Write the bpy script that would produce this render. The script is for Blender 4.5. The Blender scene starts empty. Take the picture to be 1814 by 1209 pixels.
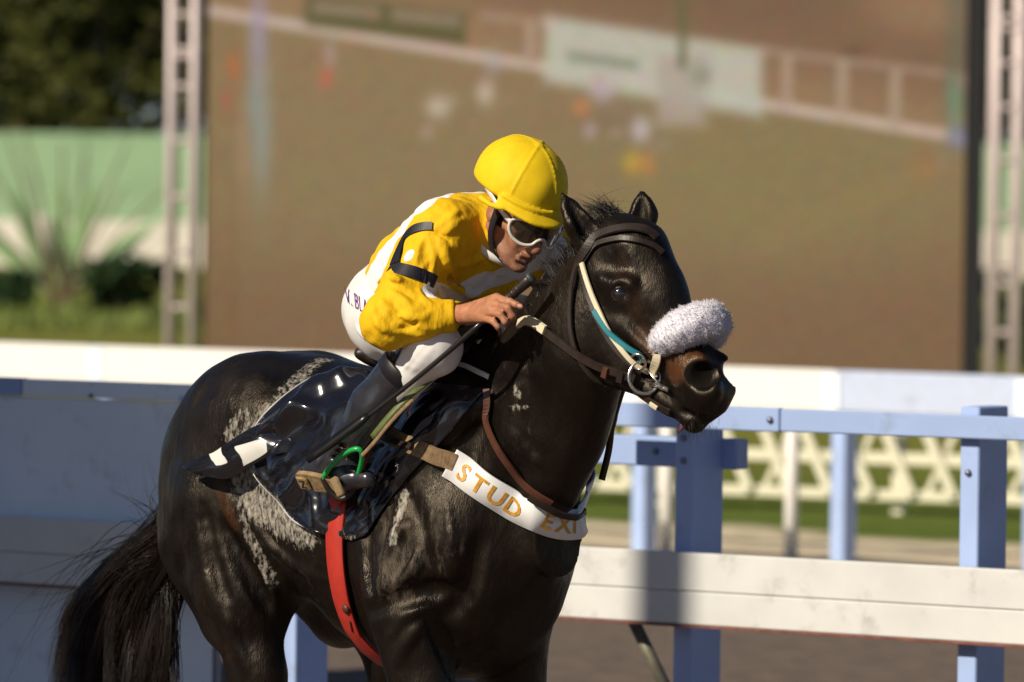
import bpy, bmesh, math, random
import numpy as np
from mathutils import Vector
random.seed(7); RNG = np.random.default_rng(11)
sc = bpy.context.scene
COL = sc.collection

# ------------------------------------------------------------------ camera
FPX, CXP, CYP, HOR = 9520., 907., 604.5, 360.          # lens in units of the 1814 px wide photo
CAMH = 2.05
CAM = np.array([0., 0., CAMH])
PITCH = math.atan((CYP - HOR) / FPX); ROLL = math.radians(.7)
cd = bpy.data.cameras.new('camera'); cam = bpy.data.objects.new('camera', cd); COL.objects.link(cam)
cd.sensor_width = 36; cd.lens = FPX / 1814 * 36; cd.clip_start = .5; cd.clip_end = 2000
cam.location = CAM
def Rx(a): c, s = math.cos(a), math.sin(a); return np.array([[1, 0, 0], [0, c, -s], [0, s, c]])
def Ry(a): c, s = math.cos(a), math.sin(a); return np.array([[c, 0, s], [0, 1, 0], [-s, 0, c]])
def Rz(a): c, s = math.cos(a), math.sin(a); return np.array([[c, -s, 0], [s, c, 0], [0, 0, 1]])
RC = Rx(math.pi / 2 - PITCH) @ Rz(ROLL)
from mathutils import Matrix
cam.rotation_euler = Matrix(RC.tolist()).to_euler()
cd.dof.use_dof = True; cd.dof.focus_distance = 13.75; cd.dof.aperture_fstop = 3.6
sc.camera = cam

# ------------------------------------------------------------------ world, sun, exposure
SUN_AZ = math.radians(41); SUN_EL = math.radians(34)     # travel direction measured from +x towards +y
world = bpy.data.worlds.new('World'); sc.world = world; world.use_nodes = True
wn = world.node_tree.nodes; wl = world.node_tree.links
sky = wn.new('ShaderNodeTexSky'); sky.sky_type = 'NISHITA'; sky.sun_disc = False
sky.sun_elevation = SUN_EL
to_sun = np.array([-math.cos(SUN_AZ) * math.cos(SUN_EL), -math.sin(SUN_AZ) * math.cos(SUN_EL), math.sin(SUN_EL)])
sky.sun_rotation = math.atan2(to_sun[0], to_sun[1])
sky.air_density = .62; sky.dust_density = .35; sky.ozone_density = 2.2
wl.new(sky.outputs[0], wn['Background'].inputs[0]); wn['Background'].inputs[1].default_value = .058
sd = bpy.data.lights.new('sun', 'SUN'); sd.energy = 5.0; sd.angle = math.radians(.55); sd.color = (1, .9, .72)
sun = bpy.data.objects.new('sun', sd); COL.objects.link(sun)
sun.rotation_euler = Vector(to_sun).to_track_quat('Z', 'Y').to_euler()
sun.location = (-20, -20, 30)
sc.view_settings.view_transform = 'Standard'; sc.view_settings.look = 'None'
sc.view_settings.exposure = 0; sc.view_settings.gamma = 1
sc.render.engine = 'CYCLES'

# ------------------------------------------------------------------ frames and survey helpers
def ray(u, v): return RC @ np.array([(u - CXP) / FPX, -(v - CYP) / FPX, -1.])
def atY(u, v, Y): d = ray(u, v); return CAM + d * (Y / d[1])
def atZ(u, v, Z): d = ray(u, v); return CAM + d * ((Z - CAMH) / d[2])
class Frame:
    """local x along a heading turned `yaw` from +x towards the viewer, y away from the viewer, z up"""
    def __init__(s, o, yaw):
        s.o = np.array(o, float); c, n = math.cos(yaw), math.sin(yaw)
        s.M = np.array([[c, n, 0], [-n, c, 0], [0, 0, 1.]])
    def w(s, p): return np.asarray(p, float) @ s.M.T + s.o
    def l(s, p): return (np.asarray(p, float) - s.o) @ s.M
    def px(s, u, v, ly):
        d = ray(u, v); n = s.M[:, 1]
        t = (ly - np.dot(CAM - s.o, n)) / np.dot(d, n)
        return s.l(CAM + t * d)

# ------------------------------------------------------------------ scene-graph helpers
def tag(o, label=None, cat=None, group=None, kind=None):
    if label: o['label'] = label
    if cat: o['category'] = cat
    if group: o['group'] = group
    if kind: o['kind'] = kind
    return o
def empty(name, loc, label, cat, group=None):
    o = bpy.data.objects.new(name, None); COL.objects.link(o); o.location = [float(x) for x in loc]
    o.empty_display_size = .1
    return tag(o, label, cat, group)
def mesh_obj(name, V, Fc, mat, parent=None, smooth=True, cols=None):
    """V in world coordinates; children are stored relative to their (unrotated) parents"""
    V = np.asarray(V, float)
    base = np.zeros(3); q = parent
    while q is not None: base += np.array(q.location); q = q.parent
    me = bpy.data.meshes.new(name)
    V2 = V - base
    if isinstance(Fc, np.ndarray):
        n = Fc.shape[1]
        me.vertices.add(len(V2)); me.vertices.foreach_set('co', V2.astype(np.float32).ravel())
        me.loops.add(Fc.size); me.loops.foreach_set('vertex_index', Fc.astype(np.int32).ravel())
        me.polygons.add(len(Fc)); me.polygons.foreach_set('loop_start', np.arange(0, Fc.size, n, dtype=np.int32))
        me.update(calc_edges=True); me.validate()
    else:
        me.from_pydata(V2.tolist(), [], [list(map(int, f)) for f in Fc]); me.update()
    if smooth: me.polygons.foreach_set('use_smooth', np.ones(len(me.polygons), bool))
    for k, a in (cols or {}).items():
        a = np.asarray(a, np.float32)
        if a.ndim == 1:
            at = me.attributes.new(k, 'FLOAT', 'POINT'); at.data.foreach_set('value', a)
        else:
            at = me.attributes.new(k, 'FLOAT_COLOR', 'POINT')
            at.data.foreach_set('color', np.c_[a, np.ones(len(a))].astype(np.float32).ravel())
    if mat: me.materials.append(mat)
    o = bpy.data.objects.new(name, me); COL.objects.link(o)
    if parent: o.parent = parent
    return o
def join(parts):
    V = []; Fc = []; n = 0
    for v, f in parts:
        V.append(np.asarray(v, float)); Fc += [tuple(int(i) + n for i in q) for q in f]; n += len(v)
    return np.concatenate(V), Fc
def box(c, half, M=None, bev=0.):
    """bevelled box: 24-vertex chamfered cuboid"""
    h = np.asarray(half, float); M = np.eye(3) if M is None else M
    if bev <= 0:
        P = np.array([[x, y, z] for x in (-1, 1) for y in (-1, 1) for z in (-1, 1)]) * h
        Fc = [(0, 1, 3, 2), (4, 6, 7, 5), (0, 4, 5, 1), (2, 3, 7, 6), (0, 2, 6, 4), (1, 5, 7, 3)]
        return P @ M.T + c, Fc
    bm = bmesh.new(); bmesh.ops.create_cube(bm, size=2)
    for v in bm.verts: v.co = Vector((v.co.x * h[0], v.co.y * h[1], v.co.z * h[2]))
    bmesh.ops.bevel(bm, geom=list(bm.edges), offset=min(bev, .45 * h.min() * 2), segments=1, affect='EDGES')
    P = np.array([v.co[:] for v in bm.verts]); Fc = [[v.index for v in f.verts] for f in bm.faces]; bm.free()
    return P @ M.T + c, Fc
def frames_along(P):
    P = np.asarray(P, float); T = np.gradient(P, axis=0); T /= np.linalg.norm(T, axis=1)[:, None] + 1e-12
    return T
def catmull(P, n=8, closed=False):
    P = np.asarray(P, float); out = []
    m = len(P)
    for i in range(m if closed else m - 1):
        g = (lambda j: P[j % m]) if closed else (lambda j: P[min(max(j, 0), m - 1)])
        a, b, c, d = g(i - 1), g(i), g(i + 1), g(i + 2)
        for t in np.linspace(0, 1, n, endpoint=False):
            out.append(.5 * ((2 * b) + (c - a) * t + (2 * a - 5 * b + 4 * c - d) * t * t + (3 * b - a - 3 * c + d) * t ** 3))
    if not closed: out.append(P[-1])
    return np.array(out)
def tube(P, r, n=8, closed=False, caps=True):
    P = np.asarray(P, float); m = len(P); r = np.broadcast_to(np.asarray(r, float), (m,))
    if closed:
        T = np.roll(P, -1, 0) - np.roll(P, 1, 0); T /= np.linalg.norm(T, axis=1)[:, None]
    else: T = frames_along(P)
    up = np.array([0, 0, 1.]) if abs(T[0][2]) < .9 else np.array([1., 0, 0])
    N = np.zeros_like(P); cur = np.cross(T[0], up); cur /= np.linalg.norm(cur)
    for i in range(m):
        cur = cur - T[i] * np.dot(cur, T[i]); cur /= np.linalg.norm(cur); N[i] = cur
    Bn = np.cross(T, N)
    a = np.arange(n) * 2 * math.pi / n
    V = P[:, None] + r[:, None, None] * (np.cos(a)[None, :, None] * N[:, None] + np.sin(a)[None, :, None] * Bn[:, None])
    V = V.reshape(-1, 3); Fc = []
    for i in range(m if closed else m - 1):
        j = (i + 1) % m
        for k in range(n): Fc.append((i * n + k, i * n + (k + 1) % n, j * n + (k + 1) % n, j * n + k))
    if caps and not closed: Fc += [tuple(range(n))[::-1], tuple(range((m - 1) * n, m * n))]
    return V, Fc
def ribbon(P, N, w, t, closed=False):
    """flat strap along P, lying on a surface whose normals are N"""
    P = np.asarray(P, float); N = np.asarray(N, float); m = len(P)
    T = frames_along(P) if not closed else (np.roll(P, -1, 0) - np.roll(P, 1, 0))
    T = T / np.linalg.norm(T, axis=1)[:, None]
    S = np.cross(T, N); S /= np.linalg.norm(S, axis=1)[:, None]; N = np.cross(S, T)
    w = np.broadcast_to(np.asarray(w, float), (m,))[:, None]
    e = min(.35 * float(t), .003)
    ring = [P - S * w / 2, P - S * (w / 2 - e) + N * t, P + S * (w / 2 - e) + N * t, P + S * w / 2]
    V = np.stack(ring, 1).reshape(-1, 3); Fc = []
    for i in range(m if closed else m - 1):
        j = (i + 1) % m
        for k in range(4): Fc.append((i * 4 + k, j * 4 + k, j * 4 + (k + 1) % 4, i * 4 + (k + 1) % 4))
    if not closed: Fc += [(0, 1, 2, 3), tuple((m - 1) * 4 + k for k in (3, 2, 1, 0))]
    return V, Fc

# ------------------------------------------------------------------ distance-field modelling
class Grid:
    def __init__(s, lo, hi, h, fr, cap=.14):
        s.lo = np.array(lo, np.float32); s.h = h; s.fr = fr; s.cap = cap
        s.n = np.ceil((np.array(hi) - lo) / h).astype(int) + 1
        s.D = np.full(s.n, cap, np.float32)
        s.ax = [(s.lo[i] + np.arange(s.n[i]) * h).astype(np.float32) for i in range(3)]
    def _apply(s, f, lo, hi, k, mode):
        a = np.clip(np.floor((np.asarray(lo) - s.lo) / s.h).astype(int), 0, s.n)
        b = np.clip(np.ceil((np.asarray(hi) - s.lo) / s.h).astype(int) + 1, 0, s.n)
        if (b <= a).any(): return
        sl = tuple(slice(a[i], b[i]) for i in range(3))
        X, Y, Z = s.ax[0][sl[0]][:, None, None], s.ax[1][sl[1]][None, :, None], s.ax[2][sl[2]][None, None, :]
        d = f(X, Y, Z).astype(np.float32); D = s.D[sl]
        if mode == 'sub': d = -d; sg = -1
        else: sg = 1
        A, Bv = (D, d) if sg > 0 else (-D, -d)
        if k > 0:
            h = np.clip(.5 + .5 * (A - Bv) / k, 0, 1); r = A * (1 - h) + Bv * h - k * h * (1 - h)
        else: r = np.minimum(A, Bv)
        s.D[sl] = sg * r
    def cap_(s, a, b, ra, rb, k=.03, n=None, f=1., mode='add'):
        """tapered capsule; n,f: squash by factor f along direction n"""
        a = np.asarray(a, np.float32); b = np.asarray(b, np.float32); m = max(ra, rb) * max(1, f) + k + .03
        if n is not None: n = np.asarray(n, np.float32) / np.linalg.norm(n)
        ab = b - a; L = float(ab @ ab) + 1e-9
        def fn(X, Y, Z):
            px, py, pz = X - a[0], Y - a[1], Z - a[2]
            t = np.clip((px * ab[0] + py * ab[1] + pz * ab[2]) / L, 0, 1)
            qx, qy, qz = px - t * ab[0], py - t * ab[1], pz - t * ab[2]
            if n is not None:
                q = (qx * n[0] + qy * n[1] + qz * n[2]) * (1 / f - 1)
                qx, qy, qz = qx + q * n[0], qy + q * n[1], qz + q * n[2]
                return (np.sqrt(qx * qx + qy * qy + qz * qz) - (ra + (rb - ra) * t)) * min(1, f)
            return np.sqrt(qx * qx + qy * qy + qz * qz) - (ra + (rb - ra) * t)
        s._apply(fn, np.minimum(a, b) - m, np.maximum(a, b) + m, k, mode)
    def chain(s, P, R, k=.03, **kw):
        for i in range(len(P) - 1): s.cap_(P[i], P[i + 1], R[i], R[i + 1], k, **kw)
    def ell(s, c, r, k=.03, M=None, mode='add'):
        c = np.asarray(c, np.float32); r = np.asarray(r, np.float32); m = (r.max() if M is not None else r) + k + .03
        def fn(X, Y, Z):
            x, y, z = X - c[0], Y - c[1], Z - c[2]
            if M is not None:
                x, y, z = [M[0][i] * x + M[1][i] * y + M[2][i] * z for i in range(3)]
            k0 = np.sqrt((x / r[0]) ** 2 + (y / r[1]) ** 2 + (z / r[2]) ** 2)
            k1 = np.sqrt((x / r[0] ** 2) ** 2 + (y / r[1] ** 2) ** 2 + (z / r[2] ** 2) ** 2)
            return k0 * (k0 - 1) / (k1 + 1e-6)
        s._apply(fn, c - m, c + m, k, mode)
    def fn(s, f, lo, hi, k=.02, mode='add'): s._apply(f, lo, hi, k, mode)
    def sample(s, p):
        p = np.asarray(p); q = (p - s.lo) / s.h
        i = np.clip(np.floor(q).astype(int), 0, s.n - 2); t = np.clip(q - i, 0, 1); r = 0
        for dx in (0, 1):
            for dy in (0, 1):
                for dz in (0, 1):
                    w = (t[:, 0] if dx else 1 - t[:, 0]) * (t[:, 1] if dy else 1 - t[:, 1]) * (t[:, 2] if dz else 1 - t[:, 2])
                    r = r + w * s.D[i[:, 0] + dx, i[:, 1] + dy, i[:, 2] + dz]
        out = ((p < s.lo) | (p > s.lo + (s.n - 1) * s.h)).any(1)
        return np.where(out, s.cap, r)
    def normal(s, p, e=None):
        e = e or 1.5 * s.h; p = np.asarray(p)
        g = np.stack([s.sample(p + e * np.eye(3)[i]) - s.sample(p - e * np.eye(3)[i]) for i in range(3)], 1)
        return g / (np.linalg.norm(g, axis=1)[:, None] + 1e-9)
    def hit(s, uv, off=0., t0=12.2, t1=15.8):
        """where a sight line first meets the surface: local points and normals"""
        uv = np.atleast_2d(np.asarray(uv, float))
        d = np.array([ray(u, v) for u, v in uv]); d /= np.linalg.norm(d, axis=1)[:, None]
        o = s.fr.l(CAM); d = d @ s.fr.M
        t = np.full(len(uv), t0); ok = np.zeros(len(uv), bool)
        best = np.full(len(uv), 9.); bt = t.copy()
        for _ in range(400):
            v = s.sample(o + d * t[:, None]); ok |= v < .0008
            b = (v < best) & (t < t1); best[b] = v[b]; bt[b] = t[b]
            t = np.where(ok | (t > t1), t, t + np.clip(v * .7, .0015, .06))
        t = np.where(ok, t, bt)
        p = o + d * t[:, None]; n = s.normal(p)
        return p + n * off, n
    def mesh(s, disp=None):
        D = s.D; ins = D < 0; nx, ny, nz = s.n - 1
        cnt = np.zeros((nx, ny, nz), np.int8)
        for dx in (0, 1):
            for dy in (0, 1):
                for dz in (0, 1): cnt += ins[dx:dx + nx, dy:dy + ny, dz:dz + nz]
        act = (cnt > 0) & (cnt < 8); I = np.argwhere(act); idx = np.full(act.shape, -1, np.int32); idx[act] = np.arange(len(I))
        cs = [(x, y, z) for x in (0, 1) for y in (0, 1) for z in (0, 1)]
        val = np.stack([D[I[:, 0] + c[0], I[:, 1] + c[1], I[:, 2] + c[2]] for c in cs], 1)
        S = np.zeros((len(I), 3)); C = np.zeros(len(I))
        for a in range(8):
            for b in range(a + 1, 8):
                if sum(abs(cs[a][i] - cs[b][i]) for i in range(3)) != 1: continue
                va, vb = val[:, a], val[:, b]; m = (va < 0) != (vb < 0)
                t = np.where(m, va / np.where(m, va - vb, 1), 0)
                S += np.where(m[:, None], np.array(cs[a]) + t[:, None] * (np.array(cs[b]) - np.array(cs[a])), 0); C += m
        V = s.lo + (I + S / C[:, None]) * s.h
        Q = []
        for ax in range(3):
            a1, a2 = [i for i in range(3) if i != ax]
            sl0 = [slice(1, -1)] * 3; sl1 = [slice(1, -1)] * 3
            sl0[ax] = slice(0, -1); sl1[ax] = slice(1, None)
            A, Bb = ins[tuple(sl0)], ins[tuple(sl1)]
            E = np.argwhere(A != Bb); fl = A[A != Bb]
            off = np.ones(3, int); off[ax] = 0; E = E + off
            def cell(i, j):
                e = E.copy(); e[:, a1] -= i; e[:, a2] -= j; return idx[e[:, 0], e[:, 1], e[:, 2]]
            q = np.stack([cell(1, 1), cell(0, 1), cell(0, 0), cell(1, 0)], 1)
            if ax == 1: fl = ~fl
            q[~fl] = q[~fl][:, ::-1]; Q.append(q)
        Q = np.concatenate(Q); Q = Q[(Q >= 0).all(1)]
        return V, Q
def vnoise(p, f, seed=0, n=10):
    r = np.random.default_rng(seed); o = 0
    for _ in range(n):
        k = r.normal(size=3); k *= f * r.uniform(.6, 1.4) / np.linalg.norm(k)
        o = o + np.sin(p @ k * 2 * math.pi + r.uniform(0, 6.28))
    return o / math.sqrt(n)
def dist_poly(p, P):
    """distance of points p to a polyline P"""
    P = np.asarray(P, float); best = np.full(len(p), 1e9)
    for a, b in zip(P[:-1], P[1:]):
        ab = b - a; t = np.clip(((p - a) @ ab) / (ab @ ab + 1e-12), 0, 1)
        best = np.minimum(best, np.linalg.norm(p - a - t[:, None] * ab, axis=1))
    return best
def sstep(a, b, x): t = np.clip((x - a) / (b - a), 0, 1); return t * t * (3 - 2 * t)

# ------------------------------------------------------------------ materials
def s2l(c):
    c = np.asarray(c, float) / 255.; return tuple(np.where(c <= .04045, c / 12.92, ((c + .055) / 1.055) ** 2.4))
def mat(name, col=(.5, .5, .5), rough=.6, metal=0., spec=.5, var=.12, scale=20., bump=0., bscale=60., sheen=0., coat=0., sss=0., bdist=.01, stretch=None, detail=4):
    m = bpy.data.materials.new(name); m.use_nodes = True; nt = m.node_tree; N = nt.nodes; L = nt.links
    b = N['Principled BSDF']; b.inputs['Roughness'].default_value = rough; b.inputs['Metallic'].default_value = metal
    b.inputs['Specular IOR Level'].default_value = spec
    if sheen: b.inputs['Sheen Weight'].default_value = sheen; b.inputs['Sheen Roughness'].default_value = .4
    if coat: b.inputs['Coat Weight'].default_value = coat; b.inputs['Coat Roughness'].default_value = .12
    if sss: b.inputs['Subsurface Weight'].default_value = sss; b.inputs['Subsurface Radius'].default_value = (.012, .005, .003); b.inputs['Subsurface Scale'].default_value = 1.
    tc = N.new('ShaderNodeTexCoord'); mp = N.new('ShaderNodeMapping'); L.new(tc.outputs['Object'], mp.inputs[0])
    if stretch: mp.inputs['Scale'].default_value = stretch
    nz = N.new('ShaderNodeTexNoise'); nz.inputs['Scale'].default_value = scale; nz.inputs['Detail'].default_value = detail
    L.new(mp.outputs[0], nz.inputs['Vector'])
    rp = N.new('ShaderNodeValToRGB'); c = np.array(col[:3])
    rp.color_ramp.elements[0].position = .3; rp.color_ramp.elements[1].position = .7
    rp.color_ramp.elements[0].color = (*np.clip(c * (1 - var), 0, 1), 1); rp.color_ramp.elements[1].color = (*np.clip(c * (1 + var), 0, 1), 1)
    L.new(nz.outputs['Fac'], rp.inputs[0]); L.new(rp.outputs[0], b.inputs['Base Color'])
    if bump:
        n2 = N.new('ShaderNodeTexNoise'); n2.inputs['Scale'].default_value = bscale; n2.inputs['Detail'].default_value = 5
        L.new(mp.outputs[0], n2.inputs['Vector'])
        bp = N.new('ShaderNodeBump'); bp.inputs['Strength'].default_value = bump; bp.inputs['Distance'].default_value = bdist
        L.new(n2.outputs['Fac'], bp.inputs['Height']); L.new(bp.outputs[0], b.inputs['Normal'])
    m['ramp'] = rp.name
    return m
def dirty(m, col=(.16, .12, .09), amt=.45, scale=7., lo=.56, hi=.78):
    """mud specks and scuffs over a paint"""
    nt = m.node_tree; N = nt.nodes; L = nt.links; b = N['Principled BSDF']; src = b.inputs['Base Color'].links[0].from_socket
    tc = N.new('ShaderNodeTexCoord'); n1 = N.new('ShaderNodeTexNoise'); n1.inputs['Scale'].default_value = scale; n1.inputs['Detail'].default_value = 9; n1.inputs['Roughness'].default_value = .72
    L.new(tc.outputs['Object'], n1.inputs['Vector'])
    mr = N.new('ShaderNodeMapRange'); mr.inputs['From Min'].default_value = lo; mr.inputs['From Max'].default_value = hi; mr.inputs['To Max'].default_value = amt; L.new(n1.outputs['Fac'], mr.inputs['Value'])
    mx = N.new('ShaderNodeMix'); mx.data_type = 'RGBA'; mx.inputs['B'].default_value = (*col, 1)
    L.new(mr.outputs[0], mx.inputs['Factor']); L.new(src, mx.inputs['A']); L.new(mx.outputs['Result'], b.inputs['Base Color'])
    return m
def attr_mix(m, attr, col, lo=.4, hi=.6, noise=None, rough=None):
    """blend a colour over the base where a per-vertex mask says so"""
    nt = m.node_tree; N = nt.nodes; L = nt.links; b = N['Principled BSDF']
    src = b.inputs['Base Color'].links[0].from_socket
    at = N.new('ShaderNodeAttribute'); at.attribute_name = attr; fac = at.outputs['Fac']
    if noise:
        sc_, amt, st = noise
        tc = N.new('ShaderNodeTexCoord'); mp = N.new('ShaderNodeMapping'); mp.inputs['Scale'].default_value = st
        L.new(tc.outputs['Object'], mp.inputs[0])
        nz = N.new('ShaderNodeTexNoise'); nz.inputs['Scale'].default_value = sc_; nz.inputs['Detail'].default_value = 6; nz.inputs['Roughness'].default_value = .65
        L.new(mp.outputs[0], nz.inputs['Vector'])
        a = N.new('ShaderNodeMath'); a.operation = 'MULTIPLY_ADD'; a.inputs[1].default_value = amt; a.inputs[2].default_value = -amt * .5
        L.new(nz.outputs['Fac'], a.inputs[0])
        s_ = N.new('ShaderNodeMath'); s_.operation = 'ADD'; L.new(fac, s_.inputs[0]); L.new(a.outputs[0], s_.inputs[1]); 
        g = N.new('ShaderNodeMath'); g.operation = 'GREATER_THAN'; g.inputs[1].default_value = .02; L.new(fac, g.inputs[0])
        g2 = N.new('ShaderNodeMath'); g2.operation = 'MULTIPLY'; L.new(g.outputs[0], g2.inputs[0]); L.new(s_.outputs[0], g2.inputs[1]); fac = g2.outputs[0]
    mr = N.new('ShaderNodeMapRange'); mr.inputs['From Min'].default_value = lo; mr.inputs['From Max'].default_value = hi
    L.new(fac, mr.inputs['Value'])
    mx = N.new('ShaderNodeMix'); mx.data_type = 'RGBA'; mx.inputs['B'].default_value = (*col, 1)
    L.new(mr.outputs[0], mx.inputs['Factor']); L.new(src, mx.inputs['A']); L.new(mx.outputs['Result'], b.inputs['Base Color'])
    if rough is not None:
        rr = N.new('ShaderNodeMapRange'); rr.inputs['To Min'].default_value = b.inputs['Roughness'].default_value; rr.inputs['To Max'].default_value = rough
        prev = b.inputs['Roughness'].links
        L.new(mr.outputs[0], rr.inputs['Value'])
        if prev: L.new(prev[0].from_socket, rr.inputs['To Min'])
        L.new(rr.outputs[0], b.inputs['Roughness'])
    return m


# ================================================================== SETTING
FAR_L, FAR_R = atZ(0, 640, 1.05), atZ(1814, 706, 1.05)          # the outer rail, surveyed at both ends
fyaw = math.atan2(FAR_L[1] - FAR_R[1], FAR_R[0] - FAR_L[0])
FARF = Frame([FAR_L[0], FAR_L[1], 0], fyaw)
NEARF = Frame([0, 16.9, 0], math.radians(33))

def ground_material():
    m = bpy.data.materials.new('ground_soil_sand_grass'); m.use_nodes = True; N = m.node_tree.nodes; L = m.node_tree.links
    b = N['Principled BSDF']; b.inputs['Roughness'].default_value = .95; b.inputs['Specular IOR Level'].default_value = .1
    tc = N.new('ShaderNodeTexCoord')
    # distance across the track, measured square to the outer rail
    dt = N.new('ShaderNodeVectorMath'); dt.operation = 'DOT_PRODUCT'; n = FARF.M[:, 1]; dt.inputs[1].default_value = tuple(n)
    L.new(tc.outputs['Object'], dt.inputs[0])
    nz = N.new('ShaderNodeTexNoise'); nz.inputs['Scale'].default_value = .9; nz.inputs['Detail'].default_value = 6; L.new(tc.outputs['Object'], nz.inputs[0])
    ad = N.new('ShaderNodeMath'); ad.operation = 'MULTIPLY_ADD'; ad.inputs[1].default_value = 2.2; L.new(nz.outputs[0], ad.inputs[0]); L.new(dt.outputs['Value'], ad.inputs[2])
    mr = N.new('ShaderNodeMapRange'); mr.inputs['From Min'].default_value = 0; mr.inputs['From Max'].default_value = 40; L.new(ad.outputs[0], mr.inputs[0])
    rp = N.new('ShaderNodeValToRGB'); cr = rp.color_ramp; cr.interpolation = 'LINEAR'
    soil_shade, sand, turf, turf2 = (.19, .145, .12), (.74, .62, .44), (.11, .16, .024), (.20, .21, .04)
    k = 22.0 + 1.1; k2 = 28.0 + 1.1
    pts = [(0, soil_shade), (k / 40, soil_shade), ((k + .5) / 40, sand), (k2 / 40, sand), ((k2 + .4) / 40, turf), (1, turf2)]
    while len(cr.elements) < len(pts): cr.elements.new(.5)
    for e, (p, c) in zip(cr.elements, pts): e.position = p; e.color = (*c, 1)
    L.new(mr.outputs[0], rp.inputs[0])
    n2 = N.new('ShaderNodeTexNoise'); n2.inputs['Scale'].default_value = 5; n2.inputs['Detail'].default_value = 8; L.new(tc.outputs['Object'], n2.inputs[0])
    mx = N.new('ShaderNodeMix'); mx.data_type = 'RGBA'; mx.blend_type = 'MULTIPLY'; mx.inputs['Factor'].default_value = .8
    r2 = N.new('ShaderNodeValToRGB'); r2.color_ramp.elements[0].position = .3; r2.color_ramp.elements[0].color = (.68, .68, .68, 1); r2.color_ramp.elements[1].position = .7
    L.new(n2.outputs[0], r2.inputs[0]); L.new(rp.outputs[0], mx.inputs['A']); L.new(r2.outputs[0], mx.inputs['B']); L.new(mx.outputs['Result'], b.inputs['Base Color'])
    bp = N.new('ShaderNodeBump'); bp.inputs['Strength'].default_value = .7; bp.inputs['Distance'].default_value = .05; L.new(n2.outputs[0], bp.inputs['Height']); L.new(bp.outputs[0], b.inputs['Normal'])
    return m
def build_ground():
    xs = np.r_[-400, -60, np.linspace(-14, 14, 29), 60, 400]; ys = np.r_[-60, 0, np.linspace(8, 60, 53), 90, 140, 300, 900]
    X, Y = np.meshgrid(xs, ys, indexing='ij'); P = np.stack([X, Y, 0 * X], -1).reshape(-1, 3)
    near = (abs(P[:, 0]) < 15) & (P[:, 1] > 8) & (P[:, 1] < 60)
    P[:, 2] += near * .015 * vnoise(P, .35, 3)
    ny = len(ys); Fc = [(i * ny + j, (i + 1) * ny + j, (i + 1) * ny + j + 1, i * ny + j + 1) for i in range(len(xs) - 1) for j in range(ny - 1)]
    o = mesh_obj('ground', P, Fc, ground_material()); tag(o, kind='structure')
build_ground()

M_cream = mat('rail_paint_white', (.68, .68, .67), .45, var=.07, scale=5, bump=.12, bscale=40, bdist=.004)
M_blue = mat('post_shade_blue', (.38, .50, .82), .5, var=.08, scale=4, bump=.12, bscale=50, bdist=.004)  # blue of the shaded posts put into their colour
M_blue2 = mat('board_shade_blue_grey', (.34, .45, .74), .5, var=.08, scale=3, bump=.1, bscale=50, bdist=.004)  # upper boards: their blue shade is part of the base colour
M_panel = mat('panel_white_shade_blue', (.80, .88, 1.0), .55, var=.05, scale=2, bump=.05, bscale=30, bdist=.003)  # white panel with the blue of its shade mixed in
for _m in (M_cream, M_blue, M_blue2, M_panel): dirty(_m)
M_bolt = mat('bolt_steel', (.22, .24, .3), .4, .7)
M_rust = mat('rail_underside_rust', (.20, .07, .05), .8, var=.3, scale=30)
M_white = mat('white_metal_paint', (.82, .80, .78), .5, var=.04)
M_truss = mat('truss_aluminium', (.62, .52, .52), .5, .2, var=.06)
M_black = mat('black_frame', (.012, .012, .016), .7)
M_pipe = mat('olive_pipe', (.16, .15, .11), .5, .2, var=.3, scale=25)

def fbox(fr, x0, x1, y0, y1, z0, z1, bev=.004):
    c = fr.w([(x0 + x1) / 2, (y0 + y1) / 2, (z0 + z1) / 2])
    return box(c, [(x1 - x0) / 2, (y1 - y0) / 2, (z1 - z0) / 2], fr.M, bev)
def fbolt(fr, x, y, z, r=.011):
    c = fr.w([x, y, z]); d = -fr.M[:, 1]
    V, Fc = tube([c, c + d * .006, c + d * .012], [r, r, r * .55], 8)
    return V, Fc

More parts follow.
